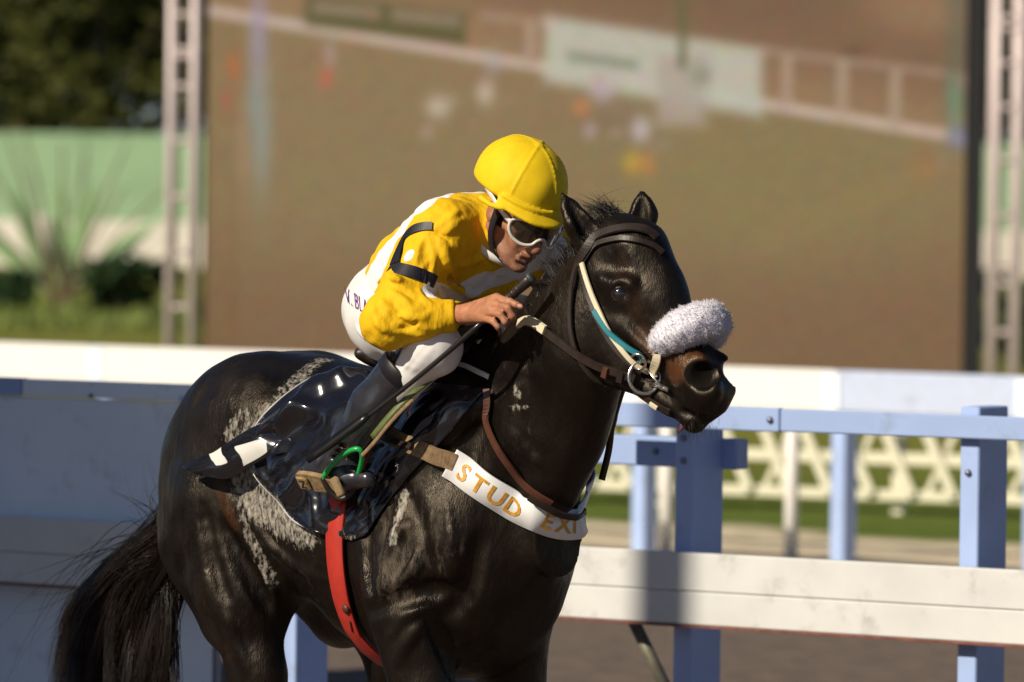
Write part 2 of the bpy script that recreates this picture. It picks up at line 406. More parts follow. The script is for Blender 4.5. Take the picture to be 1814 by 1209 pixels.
# ---- near track fence
def build_near_fence():
    f = NEARF; g = lambda u, v, ly=0.: f.px(u, v, ly)
    base = f.w([0, .1, 0]); t = empty('track_fence', base, 'near white running rail on posts tinted shade blue right behind the horse', 'fence')
    z1, z0 = g(907, 963)[2], g(907, 1088)[2]; zm = g(907, 1030)[2]
    xl, xj, xr = g(-260, 960)[0], g(640, 960)[0], g(2150, 960)[0]
    for a, b in ((xl, xj - .002), (xj + .002, xr)):
        mesh_obj('rail_board', *fbox(f, a, b, 0, .035, zm + .0006, z1, .004), M_cream, t, False)
        mesh_obj('rail_board', *fbox(f, a, b, .0025, .0385, z0, zm - .0006, .004), M_cream, t, False)
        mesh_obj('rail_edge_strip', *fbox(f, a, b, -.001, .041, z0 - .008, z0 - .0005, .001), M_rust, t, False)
    ztop = g(1500, 727, .05)[2]; zlow = g(1500, 770, .05)[2]
    def post(u, zt, pw=.064, pd=.185):
        x = g(u, 1000, .06)[0]
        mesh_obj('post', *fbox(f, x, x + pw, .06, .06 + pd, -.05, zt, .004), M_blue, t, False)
        return x
    zt2 = g(1740, 722, .06)[2]
    for u, zt in ((497, z1 - .02), (1194, ztop - .06), (1698, zt2)):
        x = post(u, zt)
        for zz in ((zt - .045), (z1 + .28)):
            if u > 1000: mesh_obj('bolt', *fbolt(f, x + .03, .06, zz), M_bolt, t)
    # upper boards butt end to end
    xa, xb, xc = g(1040, 740, .02)[0], g(1381, 740, .02)[0], g(2150, 740, .02)[0]
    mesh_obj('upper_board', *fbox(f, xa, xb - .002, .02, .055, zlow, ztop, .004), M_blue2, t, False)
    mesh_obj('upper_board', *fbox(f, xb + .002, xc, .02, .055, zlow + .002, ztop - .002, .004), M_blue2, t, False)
    mesh_obj('bolt', *fbolt(f, g(1365, 740, .02)[0], .02, (zlow + ztop) / 2), M_bolt, t)
    # lower stub beam
    za, zb = g(1150, 773, .23)[2], g(1150, 826, .23)[2]
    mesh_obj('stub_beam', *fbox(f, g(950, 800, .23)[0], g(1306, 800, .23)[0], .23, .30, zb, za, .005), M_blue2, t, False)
    mesh_obj('bolt', *fbolt(f, g(1162, 805, .23)[0], .23, (za + zb) / 2), M_bolt, t)
    # the big hoarding panel on the left, its top beam and end cleat
    px1 = g(378, 1150, .12)[0]
    zp = g(180, 708, .12)[2]; zt = g(180, 675, .12)[2]
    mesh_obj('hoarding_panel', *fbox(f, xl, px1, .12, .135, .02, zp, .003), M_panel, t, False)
    mesh_obj('panel_edge', *fbox(f, px1 + .002, px1 + .02, .11, .14, .0, zp, .003), M_bolt, t, False)
    xe = g(36, 690, .10)[0]; xe2 = g(352, 690, .10)[0]
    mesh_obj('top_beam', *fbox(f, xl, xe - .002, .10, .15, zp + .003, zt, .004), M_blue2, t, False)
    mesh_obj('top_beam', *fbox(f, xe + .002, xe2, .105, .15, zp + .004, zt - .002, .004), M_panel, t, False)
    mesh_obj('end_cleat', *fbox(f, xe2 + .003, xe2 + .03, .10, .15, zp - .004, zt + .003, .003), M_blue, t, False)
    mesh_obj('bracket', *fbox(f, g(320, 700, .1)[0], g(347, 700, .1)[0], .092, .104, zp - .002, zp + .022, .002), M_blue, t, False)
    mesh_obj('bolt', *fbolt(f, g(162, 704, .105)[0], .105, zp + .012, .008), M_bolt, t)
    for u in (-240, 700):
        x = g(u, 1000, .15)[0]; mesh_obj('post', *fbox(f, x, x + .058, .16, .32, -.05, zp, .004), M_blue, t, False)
    # slanting brace under the rail
    a = f.px(1122, 1100, .10); b = f.px(1190, 1240, .16)
    d = b - a; b = a + d * (a[2] / -d[2])
    mesh_obj('brace_pipe', *tube(f.w(np.linspace(a, b, 6)), .02, 10), M_pipe, t)
build_near_fence()

# ---- outer rail with its posts
def build_far_fence():
    M_paleb = dirty(mat('far_rail_shade_blue', (.52, .59, .78), .5, var=.05))  # right stretch of rail: shade coloured in as a bluer, darker white
    f = FARF; t = empty('outer_rail_fence', f.w([3, .1, 0]), 'white rail fence farther back, crossing behind the horse and under the screen', 'fence')
    g = lambda u, v, ly=0.: f.px(u, v, ly)
    za, zb = 1.05 + .115, 1.05 - .115
    xs = [g(-150, 640)[0], g(160, 645)[0], g(1480, 690)[0], g(2100, 700)[0]]
    for a, b in zip(xs[:-1], xs[1:]):
        mesh_obj('rail', *fbox(f, a + .003, b - .003, 0, .06, zb, za, .012), M_paleb if a > xs[1] + 1 else M_white, t, False)
    for u in (158, 1105, 1458, 1800):
        x = g(u, 900)[0]
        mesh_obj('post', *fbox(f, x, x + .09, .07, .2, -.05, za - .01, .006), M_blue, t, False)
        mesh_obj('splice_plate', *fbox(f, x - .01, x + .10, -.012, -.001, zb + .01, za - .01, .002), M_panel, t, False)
    for u in (1180, 1402, 640):
        x = g(u, 900, 1.5)[0]
        V, Fc = tube(f.w([[x, 1.5, -.05], [x, 1.5, .5], [x, 1.5, zb + .05]]), .04, 8)
        mesh_obj('rear_stay', V, Fc, M_white, t)
    x0, x1 = g(500, 900, 1.5)[0], g(2000, 900, 1.5)[0]
    mesh_obj('rear_rail', *fbox(f, x0, x1, 1.46, 1.54, zb + .05, zb + .12, .01), M_white, t, False)
build_far_fence()

# ---- low white lattice fence
def build_lattice():
    f = Frame(atZ(1300, 872, .12) * [1, 1, 0], math.radians(24)); t = empty('lattice_fence', f.o, 'low white crossed-slat fence on the grass beyond the rails', 'fence')
    M_white = mat('lattice_paint', (.76, .72, .56), .6, var=.06)
    z0, z1 = .14, .62
    mesh_obj('bottom_rail', *fbox(f, -2.4, 3.6, -.02, .02, z0 - .04, z0 + .03, .005), M_white, t, False)
    mesh_obj('middle_rail', *fbox(f, -2.4, 3.6, -.025, .015, .34, .42, .005), M_white, t, False)
    mesh_obj('top_rail', *fbox(f, -2.4, 3.6, -.02, .02, z1, z1 + .07, .005), M_white, t, False)
    for i in range(20):
        x = -2.3 + i * .29
        for s, yy in ((1, -.05), (-1, .05)) if i % 2 else ((1, -.05),):
            a, b = np.array([x - s * .11, yy, z1]), np.array([x + s * .11, yy, z0])
            d = (b - a) / np.linalg.norm(b - a); n = np.array([0, 1, 0]); q = np.cross(d, n)
            Mx = f.M @ np.stack([d, n, q], 1)
            V, Fc = box(f.w((a + b) / 2), [np.linalg.norm(b - a) / 2, .012, .034 if s > 0 else .02], Mx, .004)
            mesh_obj('slat', V, Fc, M_white, t, False)
    for x in (-2.3, -.6, 1.1, 2.8):
        mesh_obj('post', *fbox(f, x, x + .08, .07, .15, -.05, z1 + .05, .006), M_white, t, False)
build_lattice()

# ---- big screen between two truss towers
SY = 50.
def build_screen():
    p0, p1 = atY(366, 300, SY), atY(1709, 300, SY)
    x0, x1 = p0[0], p1[0]; zb = .28; zt = 4.6
    t = empty('video_screen', [(x0 + x1) / 2, SY + .2, 0], 'huge outdoor video screen showing a race behind the rider', 'screen')
    # picture: a sheet of small LED cells, coloured cell by cell
    nu, nv = 300, 170
    uu = np.linspace(366, 1709, nu); zz = np.linspace(zb, zt, nv)
    U, Zg = np.meshgrid(uu, zz, indexing='ij')
    V_ = 360 - (Zg - CAMH) * FPX / SY + (U - 907) * math.tan(ROLL)
    C = np.zeros((nu, nv, 3)); C[:] = (136, 111, 75)
    def lay(mask, col, a=1.):
        m = (np.clip(mask, 0, 1) * a)[..., None]; C[:] = C * (1 - m) + np.array(col) * m
    soft = lambda d, w=6: 1 / (1 + np.exp(np.clip(d / w, -40, 40) * 2))
    lay(soft(-(V_ - 430), 120), (122, 92, 62))                                   # sand in front, warmer
    lay(soft(np.hypot((U - 1350) / 2.4, V_ - 330) - 130, 60), (131, 114, 70), .8)
    lay(soft(np.hypot((U - 650) / 2, V_ - 330) - 130, 60), (134, 113, 74), .7)
    rail_y = lambda u, y0, s: y0 + (u - 500) * s
    lay(soft(V_ - rail_y(U, 40, .165), 8), (146, 112, 78), .9)                    # infield beyond the filmed rail
    lay(soft(V_ - rail_y(U, -70, .2), 50), (112, 82, 60), .8)
    lay(soft(np.hypot((U - 1640) / 2, V_ - 10) - 50, 30), (160, 122, 84), .6)
    lay(soft(abs(V_ - rail_y(U, 42, .168)) - 9, 4), (190, 166, 150), .95)         # filmed lower rail
    lay(soft(abs(V_ - rail_y(U, -16, .125)) - 6, 4) * (U > 850), (166, 138, 116), .7)
    for x in (936, 1392, 1490, 1584):                                            # filmed posts
        lay(soft(abs(U - x) - 9, 4) * (V_ > rail_y(x, -14, .125)) * (V_ < rail_y(x, 42, .168)), (166, 140, 116), .9)
    lay(soft(np.maximum(abs(U - 680) - 142, abs(V_ - (U - 540) * .12 - 18) - 28), 5), (88, 82, 44), .95)   # green hoarding
    for a, b in ((550, 670), (690, 812)):
        lay(soft(np.maximum(abs(U - (a + b) / 2) - (b - a) / 2, abs(V_ - (U - 540) * .1 - 12) - 11), 5), (150, 126, 104), .75)
    lay(soft(np.maximum(abs(U - 1155) - 192, abs(V_ - 118 - (U - 1155) * .16) - 58), 8), (178, 174, 156), .95)  # pale hoarding
    lay(soft(np.maximum(abs(U - 1065) - 62, abs(V_ - 108 - (U - 1065) * .14) - 8), 5), (110, 118, 92), .75)
    lay(soft(np.maximum(abs(U - 1205) - 42, abs(V_ - 160) - 62), 10), (166, 150, 134), .9)
    lay(soft(np.maximum(abs(U - 1206) - 7, V_ - 122), 4), (92, 96, 58), .85)                            # filmed pole
    lay(soft(np.hypot(U - 1240, V_ - 135) - 18, 8), (110, 116, 84), .5)
    lay(soft(np.maximum(abs(U - 1692) - 18, V_ - 205), 9), (98, 98, 76), .6)
    lay(soft(np.maximum(abs(U - 1690) - 12, abs(V_ - 190) - 52), 6), (106, 140, 106), .7)
    lay(soft(np.hypot(U - 1700, V_ - 245) - 22, 9), (112, 110, 140), .7)
    lay(soft(np.maximum(abs(U - 1710) - 12, abs(V_ - 145) - 10), 6), (170, 110, 100), .6)
    for x, y, rx, ry, c, a in ((455, 60, 16, 120, (150, 136, 160), .8), (462, 230, 20, 120, (138, 140, 130), .85), (444, 180, 8, 40, (110, 150, 150), .5), (430, 260, 8, 90, (170, 130, 96), .5),
        (412, 120, 12, 26, (190, 96, 56), .75), (400, 180, 10, 24, (180, 84, 66), .6), (420, 260, 10, 60, (150, 116, 92), .5),
        (582, 95, 12, 26, (168, 140, 140), .7), (575, 138, 13, 20, (196, 92, 66), .8), (610, 80, 8, 8, (180, 110, 70), .5),
        (775, 190, 24, 22, (188, 170, 150), .85), (755, 235, 12, 14, (168, 140, 126), .7), (800, 178, 12, 10, (160, 150, 120), .5),
        (858, 165, 17, 24, (190, 172, 152), .85), (872, 112, 18, 22, (160, 146, 150), .7), (900, 176, 12, 12, (160, 120, 96), .5), (838, 222, 10, 12, (150, 116, 90), .5),
        (1030, 192, 15, 15, (210, 122, 62), .9), (1085, 215, 60, 45, (120, 100, 76), .6), (1065, 160, 24, 24, (180, 156, 168), .8), (1058, 140, 12, 8, (190, 116, 110), .6), (1045, 232, 12, 16, (176, 158, 164), .7), (1090, 236, 16, 10, (176, 134, 116), .7),
        (1134, 230, 18, 24, (190, 172, 182), .85), (1090, 190, 14, 20, (140, 116, 90), .6), (1120, 288, 16, 22, (196, 152, 44), .85), (1146, 292, 14, 20, (196, 126, 56), .75), (1165, 262, 12, 10, (150, 120, 120), .5),
        (1510, 92, 22, 8, (100, 66, 46), .7), (1640, 300, 30, 26, (160, 108, 60), .5), (1670, 288, 12, 12, (140, 120, 110), .5), (1180, 255, 10, 8, (150, 140, 130), .4)):
        lay(soft((np.hypot((U - x) / rx, (V_ - y) / ry) - .8) * min(rx, ry), min(rx, ry) * .5), c, a)
    for a in (1, -1):                                                            # tyre track curving to the corner
        lay(soft(abs(V_ - 430 + (U - 1350) * .42 + a * 14) - 7, 8) * (U > 1330) * (U < 1640), (146, 118, 72), .4)
    C = (C * .88 + C.mean(-1, keepdims=True) * .12) * 1.05
    C *= (1 + .05 * RNG.normal(size=C.shape))
    lin = np.clip(C / 255., 0, 1); lin = np.where(lin <= .04045, lin / 12.92, ((lin + .055) / 1.055) ** 2.4)
    Xw = np.interp(U, [366, 1709], [x0, x1])
    P = np.stack([Xw, np.full_like(Xw, SY), Zg], -1).reshape(-1, 3)
    I = np.arange(nu * nv).reshape(nu, nv)
    Q = np.stack([I[:-1, :-1], I[1:, :-1], I[1:, 1:], I[:-1, 1:]], -1).reshape(-1, 4)
    m = bpy.data.materials.new('screen_picture'); m.use_nodes = True; N = m.node_tree.nodes; L = m.node_tree.links; b = N['Principled BSDF']
    at = N.new('ShaderNodeAttribute'); at.attribute_name = 'picture'
    b.inputs['Base Color'].default_value = (.01, .01, .01, 1); b.inputs['Roughness'].default_value = .9; b.inputs['Specular IOR Level'].default_value = .1
    L.new(at.outputs['Color'], b.inputs['Emission Color']); b.inputs['Emission Strength'].default_value = 1.
    mesh_obj('picture', P, Q, m, t, cols={'picture': lin.reshape(-1, 3)})
    mesh_obj('cabinet', *box([(x0 + x1) / 2, SY + .16, (zb + zt) / 2], [(x1 - x0) / 2 + .02, .15, (zt - zb) / 2 + .03], None, .01), M_black, t, False)
    mesh_obj('side_rail', *box([x1 + .10, SY + .1, (zb + zt) / 2], [.075, .1, (zt - zb) / 2], None, .01), M_black, t, False)
    for x in (x0 + .6, (x0 + x1) / 2, x1 - .6):
        mesh_obj('foot', *box([x, SY + .2, .125], [.08, .25, .124], None, .01), M_black, t, False)
build_screen()

def build_truss(u, label, rungs, yaw=0.):
    p = atY(u, 300, SY - .3); x, y = p[0], p[1]; w = .215; r = .045
    t = empty('truss_tower', [x, y, 0], label, 'truss tower', 'truss towers beside the screen')
    for dx in (0, w):
        for dy in (0, .34):
            mesh_obj('chord', *tube([[x + dx, y + dy, 0], [x + dx, y + dy, 2.5], [x + dx, y + dy, 5]], r, 10), M_truss, t)
    for v in rungs:
        z = atY(u, v, y)[2]
        for dy in (0, .34):
            mesh_obj('rung', *tube([[x, y + dy, z], [x + w / 2, y + dy, z], [x + w, y + dy, z]], .026, 8), M_truss, t)
        for dx in (0, w):
            mesh_obj('brace', *tube([[x + dx, y, z], [x + dx, y + .17, z + .2], [x + dx, y + .34, z + .4]], .014, 6), M_truss, t)
    mesh_obj('base_plate', *box([x + w / 2, y + .17, .02], [.3, .3, .02], None, .004), M_truss, t, False)
build_truss(302, 'pale lattice truss tower left of the screen', (-30, 26, 88, 100, 153, 250, 349, 447, 545, 640))
build_truss(1764, 'pale lattice truss tower right of the screen', (-40, 32, 50, 112, 190, 285, 382, 480, 505, 590, 680))

# ---- backdrop: green pavilion wall, white wall, trees, bushes
M_gwall = mat('pavilion_green_wall', (.32, .47, .28), .8, var=.12, scale=.6)
M_wwall = mat('garden_wall_white', (.8, .74, .66), .8, var=.12, scale=.8)
M_bark = mat('bark', (.14, .09, .06), .9, var=.3, scale=8, bump=.5, bscale=20)
def leaf_mat(name, col, var=.5):
    m = mat(name, col, .7, spec=.2, var=var, scale=1.3); m.node_tree.nodes['Principled BSDF'].inputs['Transmission Weight'].default_value = 0; return m
M_leafd = leaf_mat('leaves_dark', (.035, .05, .012)); M_leafl = leaf_mat('leaves_sunlit', (.06, .065, .013)); M_leafb = leaf_mat('leaves_bush', (.03, .06, .02))
def leaves(center, rad, n, size, seed, clumps=26):
    r = np.random.default_rng(seed)
    d = r.normal(size=(clumps, 3)); d /= np.linalg.norm(d, axis=1)[:, None]
    cc = center + d * np.array(rad) * r.uniform(.35, .9, (clumps, 1))
    k = r.integers(0, clumps, n)
    P = cc[k] + r.normal(size=(n, 3)) * np.array(rad) * .17
    a = r.normal(size=(n, 3)); a /= np.linalg.norm(a, axis=1)[:, None]
    b = np.cross(a, r.normal(size=(n, 3))); b /= np.linalg.norm(b, axis=1)[:, None]
    s = size * r.uniform(.6, 1.4, (n, 1))
    V = np.stack([P - a * s, P + b * s * .5, P + a * s, P - b * s * .5], 1).reshape(-1, 3)
    return V, np.arange(4 * n).reshape(n, 4)
def tree(name, x, y, h, rad, label, m, seed, n=3200):
    t = empty(name, [x, y, 0], label, 'tree', 'trees beyond the screen')
    r = np.random.default_rng(seed)
    parts = [tube(catmull([[x, y, -.1], [x + r.normal() * .15, y, h * .3], [x + r.normal() * .3, y, h * .62]], 5), np.linspace(.28, .1, 11), 8)]
    for i in range(6):
        a = r.uniform(0, 6.28); z = h * r.uniform(.25, .5)
        parts.append(tube([[x, y, z], [x + math.cos(a) * rad * .35, y + math.sin(a) * rad * .35, z + h * .15], [x + math.cos(a) * rad * .7, y + math.sin(a) * rad * .7, z + h * .26]], [.1, .06, .03], 6))
    mesh_obj('trunk', *join(parts), M_bark, t)
    mesh_obj('crown', *leaves(np.array([x, y, h * .62]), (rad, rad, h * .42), n, .3, seed), m, t, False)
def build_backdrop():
    w = empty('pavilion', [-12, 176, 0], 'pale green pavilion wall behind the fan shaped shrub', 'building')
    x0, x1 = -38., 34.
    for i in range(12):
        a = x0 + i * 6.
        mesh_obj('wall_panel', *box([a + 3, 176, 1.95], [2.98, .1, 1.95], None, .03), M_gwall, w, False)
    mesh_obj('roof', *box([(x0 + x1) / 2, 179, 4.03], [(x1 - x0) / 2, 3, .12], None, .03), M_gwall, w, False)
    g = empty('garden_wall', [-12, 160, 0], 'low white garden wall in front of the green pavilion', 'wall')
    for i in range(12):
        a = x0 + i * 6.
        mesh_obj('wall_bay', *box([a + 3, 160, .68], [2.97, .12, .7], None, .02), M_wwall, g, False)
        mesh_obj('wall_pier', *box([a, 159.9, .75], [.2, .25, .77], None, .02), M_wwall, g, False)
    specs = [(-18.6, 192, 15, 5.4), (-14.2, 188, 14, 5), (-10, 195, 16, 5.6), (-4, 190, 14, 5.4), (2, 194, 15, 5.4), (8, 191, 15, 5.2), (14, 188, 14, 5), (19.5, 193, 16, 5.6)]
    names = ['broad dark tree at the left edge, above the green wall', 'dark leafy tree left of the screen, second from the picture edge', 'tall dark tree just left of the truss tower', 'dark tree behind the left part of the screen', 'dark tree behind the middle of the screen', 'dark tree behind the right part of the screen', 'dark tree showing through the right truss tower', 'tall dark tree at the right edge of the picture']
    for i, ((x, y, h, r), l) in enumerate(zip(specs, names)):
        tree('broadleaf_tree', x, y, h, r, l, (M_leafd, M_leafl, M_leafd)[i % 3], 40 + i, 5200)
    for i, (u, v, D, r, l) in enumerate(((210, 515, 92, .75, 'dark round bush on the lawn left of the truss tower'), (20, 500, 95, .5, 'small dark bush at the left picture edge'), (1790, 600, 70, .9, 'bush beside the right truss tower'))):
        p = atZ(u, v + 60, 0.); p = atY(u, v, D); p[2] = 0
        b = empty('bush', p, l, 'bush', 'bushes on the lawn')
        mesh_obj('foliage', *leaves(p + [0, 0, r * .7], (r * 1.25, r, r * .75), 900, .13, 70 + i, 9), M_leafb, b, False)
        mesh_obj('stem', *tube([p - [0, 0, .1], p + [0, 0, r * .6], p + [.05, 0, r * 1.1]], [.05, .04, .02], 6), M_bark, b)
    # fan shaped shrub: bare stems with pale leaf blades
    M_blade = mat('shrub_blades', (.30, .46, .22), .6, var=.25, scale=2)
    p = atY(110, 520, 98); p[2] = 0; s = empty('fan_shrub', p, 'pale green fan shaped shrub with bare spreading stems, left of the screen', 'shrub')
    r = np.random.default_rng(5)
    for i in range(9):
        a = math.radians(-46 + i * 92 / 8 + r.normal() * 3); L_ = r.uniform(2.2, 3.1)
        tip = p + np.array([math.sin(a) * L_, r.normal() * .3, math.cos(a) * L_ + .4])
        mesh_obj('stem', *tube(catmull([p + [r.normal() * .1, 0, .0], (p + tip) / 2 + [0, 0, .15], tip], 5), np.linspace(.04, .018, 11), 6), M_bark, s)
    for i in range(5):
        a = math.radians(-44 + i * 88 / 4 + r.normal() * 3); L_ = r.uniform(1.9, 2.7)
        d = np.array([math.sin(a), r.normal() * .1, math.cos(a)]); q = np.cross(d, [0, 1, 0]); q /= np.linalg.norm(q)
        c0 = p + [r.normal() * .2, .2 + r.normal() * .1, .3]
        ts = np.linspace(0, 1, 7); wv = .17 * np.sin(np.pi * (ts * .85 + .1))
        V = []
        for tt, ww in zip(ts, wv):
            c = c0 + d * L_ * tt + np.array([0, -.25 * tt * tt, 0]); V += [c - q * ww, c + [0, -.03, 0], c + q * ww]
        Fc = [(3 * k + j, 3 * k + j + 1, 3 * k + j + 4, 3 * k + j + 3) for k in range(6) for j in range(2)]
        mesh_obj('leaf_blade', V, Fc, M_blade, s)
    # long grass in front of the wall
    n = 9000; x = r.uniform(-16, 14, n); y = r.uniform(82, 103, n); h = r.uniform(.08, .32, n); a = r.uniform(0, 6.28, n)
    P = np.stack([x, y, 0 * x], 1); q = np.stack([np.cos(a), np.sin(a), 0 * a], 1) * .05
    tip = P + np.stack([r.normal(size=n) * .08, r.normal(size=n) * .08, h], 1)
    V = np.stack([P - q, P + q, tip], 1).reshape(-1, 3)
    M_grass = mat('long_grass', (.15, .19, .04), .8, var=.4, scale=.5)
    o = mesh_obj('long_grass', V, np.arange(3 * n).reshape(n, 3), M_grass, None, False); tag(o, 'tufts of long grass in front of the white wall', 'grass', kind='stuff')
build_backdrop()

# ---- unseen added tower: shades the left end of the fence
def build_shade_tower():
    d = np.array([math.cos(SUN_AZ), math.sin(SUN_AZ)]); perp = np.array([d[1], -d[0]])     # perp: to the right of the light
    edge = atZ(430, 960, 1.0)[:2] if False else NEARF.w(NEARF.px(430, 960, 0))[:2]
    c = edge - d * 9.0 - perp * 2.62; yaw = math.atan2(d[1], d[0])
    Mz = Rz(yaw); H = 7.0
    t = empty('shade_tower', [c[0], c[1], 0], 'plain white tower added outside the left edge to shade the fence', 'building')
    M = mat('shade_tower_render', (.7, .68, .64), .8, var=.06, scale=1)
    mesh_obj('wall', *box([c[0], c[1], H / 2], [2, 2.5, H / 2], Mz, .02), M, t, False)
    mesh_obj('roof', *box([c[0], c[1], H + .122], [2.2, 2.7, .12], Mz, .02), M_bolt, t, False)
    for z in (2, 4.5, 7):
        for s in (-1.3, 0, 1.3):
            for e in (-1, 1):
                p = np.array([c[0], c[1], z]) + Mz @ np.array([e * 2.02, s, 0]); mesh_obj('window', *box(p, [.03, .45, .6], Mz, .01), M_black, t, False)
build_shade_tower()

# ---- unseen pole, also added: casts the soft bar of shade across the right-hand rail
def build_shade_pole():
    d = np.array([math.cos(SUN_AZ), math.sin(SUN_AZ)]); q = NEARF.w(NEARF.px(1174, 1030, 0))[:2]
    c = q - d * 9.5
    t = empty('shade_pole', [c[0], c[1], 0], 'tall white pole with a ball top, added outside the left edge to shade the rail', 'pole')
    mesh_obj('shaft', *tube([[c[0], c[1], -.1], [c[0], c[1], 4], [c[0], c[1], 8.6]], .10, 16), M_white, t)
    bm = bmesh.new(); bmesh.ops.create_uvsphere(bm, u_segments=16, v_segments=10, radius=.13)
    v = np.array([x.co[:] for x in bm.verts]) + [c[0], c[1], 8.7]; f = [[x.index for x in g.verts] for g in bm.faces]; bm.free()
    mesh_obj('ball', v, f, M_rust, t)
build_shade_pole()

# ================================================================== HORSE
w0 = atY(845, 668, 13.9)
BF = Frame([w0[0], w0[1], 0], math.radians(50))                 # horse: heading right and towards the viewer
_p = BF.w(BF.px(1085, 405, -.04))
HF = Frame(_p, math.radians(40))                                # head plane through the poll
def b_(u, v, ly): return BF.px(u, v, ly)
def h_(u, v, hy): return HF.px(u, v, hy)                        # head-local
def h2b(p): return BF.l(HF.w(p))
HM = BF.M.T @ HF.M                                              # head axes in body coordinates
face = np.array([.58, 0, -.815]); facp = np.array([.815, 0, .58])
HAX = HM @ np.stack([face, [0, 1, 0], facp], 1)                 # along face, sideways, out of the face
HN = HM[:, 1]

def build_horse_grid():
    G = Grid([-1.36, -.46, -.01], [1.0, .44, 2.28], .0075, BF)
    # trunk: stations along the spine (x, top, bottom, half width)
    st = np.array([[-1.19, 1.30, 1.10, .04], [-1.13, 1.39, 1.04, .11], [-1.05, 1.485, 1.0, .18], [-.95, 1.585, .97, .235], [-.83, 1.645, .97, .265], [-.66, 1.635, 1.0, .27],
        [-.5, 1.61, .95, .27], [-.34, 1.595, .865, .285], [-.15, 1.60, .81, .275], [.0, 1.63, .81, .245], [.1, 1.62, .84, .215], [.18, 1.53, .93, .175], [.23, 1.42, 1.0, .145], [.275, 1.3, 1.1, .08]])
    def trunk(X, Y, Z):
        x = X.ravel(); f = lambda j: np.interp(x, st[:, 0], st[:, j])
        sm = lambda a: np.convolve(np.pad(a, 8, mode='edge'), np.hanning(19)[1:-1] / np.hanning(19).sum(), 'valid')
        top, bot, w = sm(f(1)), sm(f(2)), sm(f(3))
        c = (top + bot) / 2; rz = (top - bot) / 2
        q = ((np.abs(Y) / w[:, None, None]) ** 2.2 + (np.abs(Z - c[:, None, None]) / rz[:, None, None]) ** 2.2) ** (1 / 2.2)
        return (q - 1) * np.minimum(w, rz)[:, None, None] * .92
    G.fn(trunk, [-1.19, -.46, .7], [.33, .44, 1.85], 0)
    for s in (-1, 1):
        # hindquarters
        G.ell([-.83, s * .14, 1.38], [.23, .155, .24], .08)
        G.ell([-.97, s * .13, 1.22], [.15, .135, .26], .06)
        G.ell([-.66, s * .2, 1.46], [.14, .075, .12], .08)                       # point of hip
        G.cap_([-.80, s * .17, 1.22], [-.72, s * .195, 1.0], .17, .135, .08)
        G.cap_([-.95, s * .155, 1.12], [-.80, s * .185, .92], .12, .085, .06)
        # forehand
        G.ell([.03, s * .165, 1.34], [.12, .095, .27], .07, Ry(.35))
        G.ell([-.03, s * .205, 1.14], [.15, .085, .15], .05, Ry(.5))               # triceps
        G.ell([.11 if s < 0 else .075, s * (.155 if s < 0 else .13), 1.20], [.12, .11, .16], .06)
        G.ell([.13 if s < 0 else .09, s * .10, 1.10], [.105, .10, .17], .05)                         # pectorals
    # legs
    for s, P in ((-1, [[-.74, -.2, 1.02], [-.665, -.195, .79], [-.64, -.17, .56], [-.46, -.16, .22], [-.40, -.16, .12], [-.36, -.16, .04]]),
                 (1, [[-.68, .2, 1.02], [-.55, .195, .79], [-.62, .17, .56], [-.52, .16, .22], [-.47, .16, .12], [-.44, .16, .04]])):
        G.chain(P[:3], [.135, .082, .052], .04, n=[0, 1, 0], f=.8); G.chain(P[2:5], [.05, .034, .036], .02); G.cap_(P[4], P[5], .04, .058, .02)
    for s, P in ((-1, [[.0, -.215, 1.04], [.03, -.195, .78], [.08, -.18, .50], [.02, -.17, .22], [.07, -.17, .12], [.1, -.17, .04]]),
                 (1, [[-.03, .17, 1.04], [-.02, .15, .78], [.08, .15, .50], [.14, .15, .22], [.19, .15, .12], [.22, .15, .04]])):
        G.chain(P[:3], [.125, .078, .05], .05, n=[0, 1, 0], f=.85); G.chain(P[2:5], [.047, .033, .035], .02); G.cap_(P[4], P[5], .04, .058, .02)
    # neck
    NP = [[.10, 0, 1.40], [.30, -.02, 1.55], [.43, -.045, 1.72], [.515, -.045, 1.865]]; NR = [.25, .20, .165, .122]
    for i in range(3): G.cap_(NP[i], NP[i + 1], NR[i], NR[i + 1], .07, n=[.25 * i, 1, 0], f=.60)
    G.ell([.03, .03, 1.63], [.17, .06, .085], .04)                                 # withers and crest roll
    G.ell([.20, .02, 1.68], [.14, .05, .07], .04, Ry(-.5))
    for s in (-1, 1): G.cap_([.18, s * .10 - .02, 1.30], [.42, s * .075 - .04, 1.62], .055, .045, .04)   # neck muscle
    # windpipe
    G.cap_([.33, -.02, 1.32], [.53, -.04, 1.62], .06, .05, .05)
    # ---- head
    B = lambda u, v, hy: h2b(h_(u, v, hy))
    mir = lambda p: h2b(p * [1, -1, 1])
    def both(f, *pts):
        P = [h_(*p) for p in pts]; f(*[h2b(p) for p in P]); f(*[mir(p) for p in P])
    G.cap_(B(1122, 452, 0), B(1148, 530, 0), .090, .096, .05, n=HN, f=.80)
    G.cap_(B(1150, 530, 0), B(1196, 612, 0), .094, .072, .05, n=HN, f=.70)
    G.cap_(B(1196, 612, 0), B(1236, 676, 0), .070, .062, .04, n=HN, f=.85)
    G.cap_(B(1098, 420, 0), B(1120, 450, 0), .05, .08, .05, n=HN, f=1.)
    both(lambda p: G.ell(p, [.115, .045, .098], .04, HAX), (1062, 592, -.052))      # jowl
    both(lambda p: G.ell(p, [.07, .035, .06], .03, HAX), (1100, 640, -.05))
    both(lambda a, b: G.cap_(a, b, .036, .024, .03), (1095, 655, -.035), (1180, 712, -.022))
    G.cap_(B(1185, 700, 0), B(1232, 735, 0), .042, .036, .03, n=HN, f=.9)
    G.ell(B(1226, 744, 0), [.036, .034, .026], .02, HAX)                            # chin
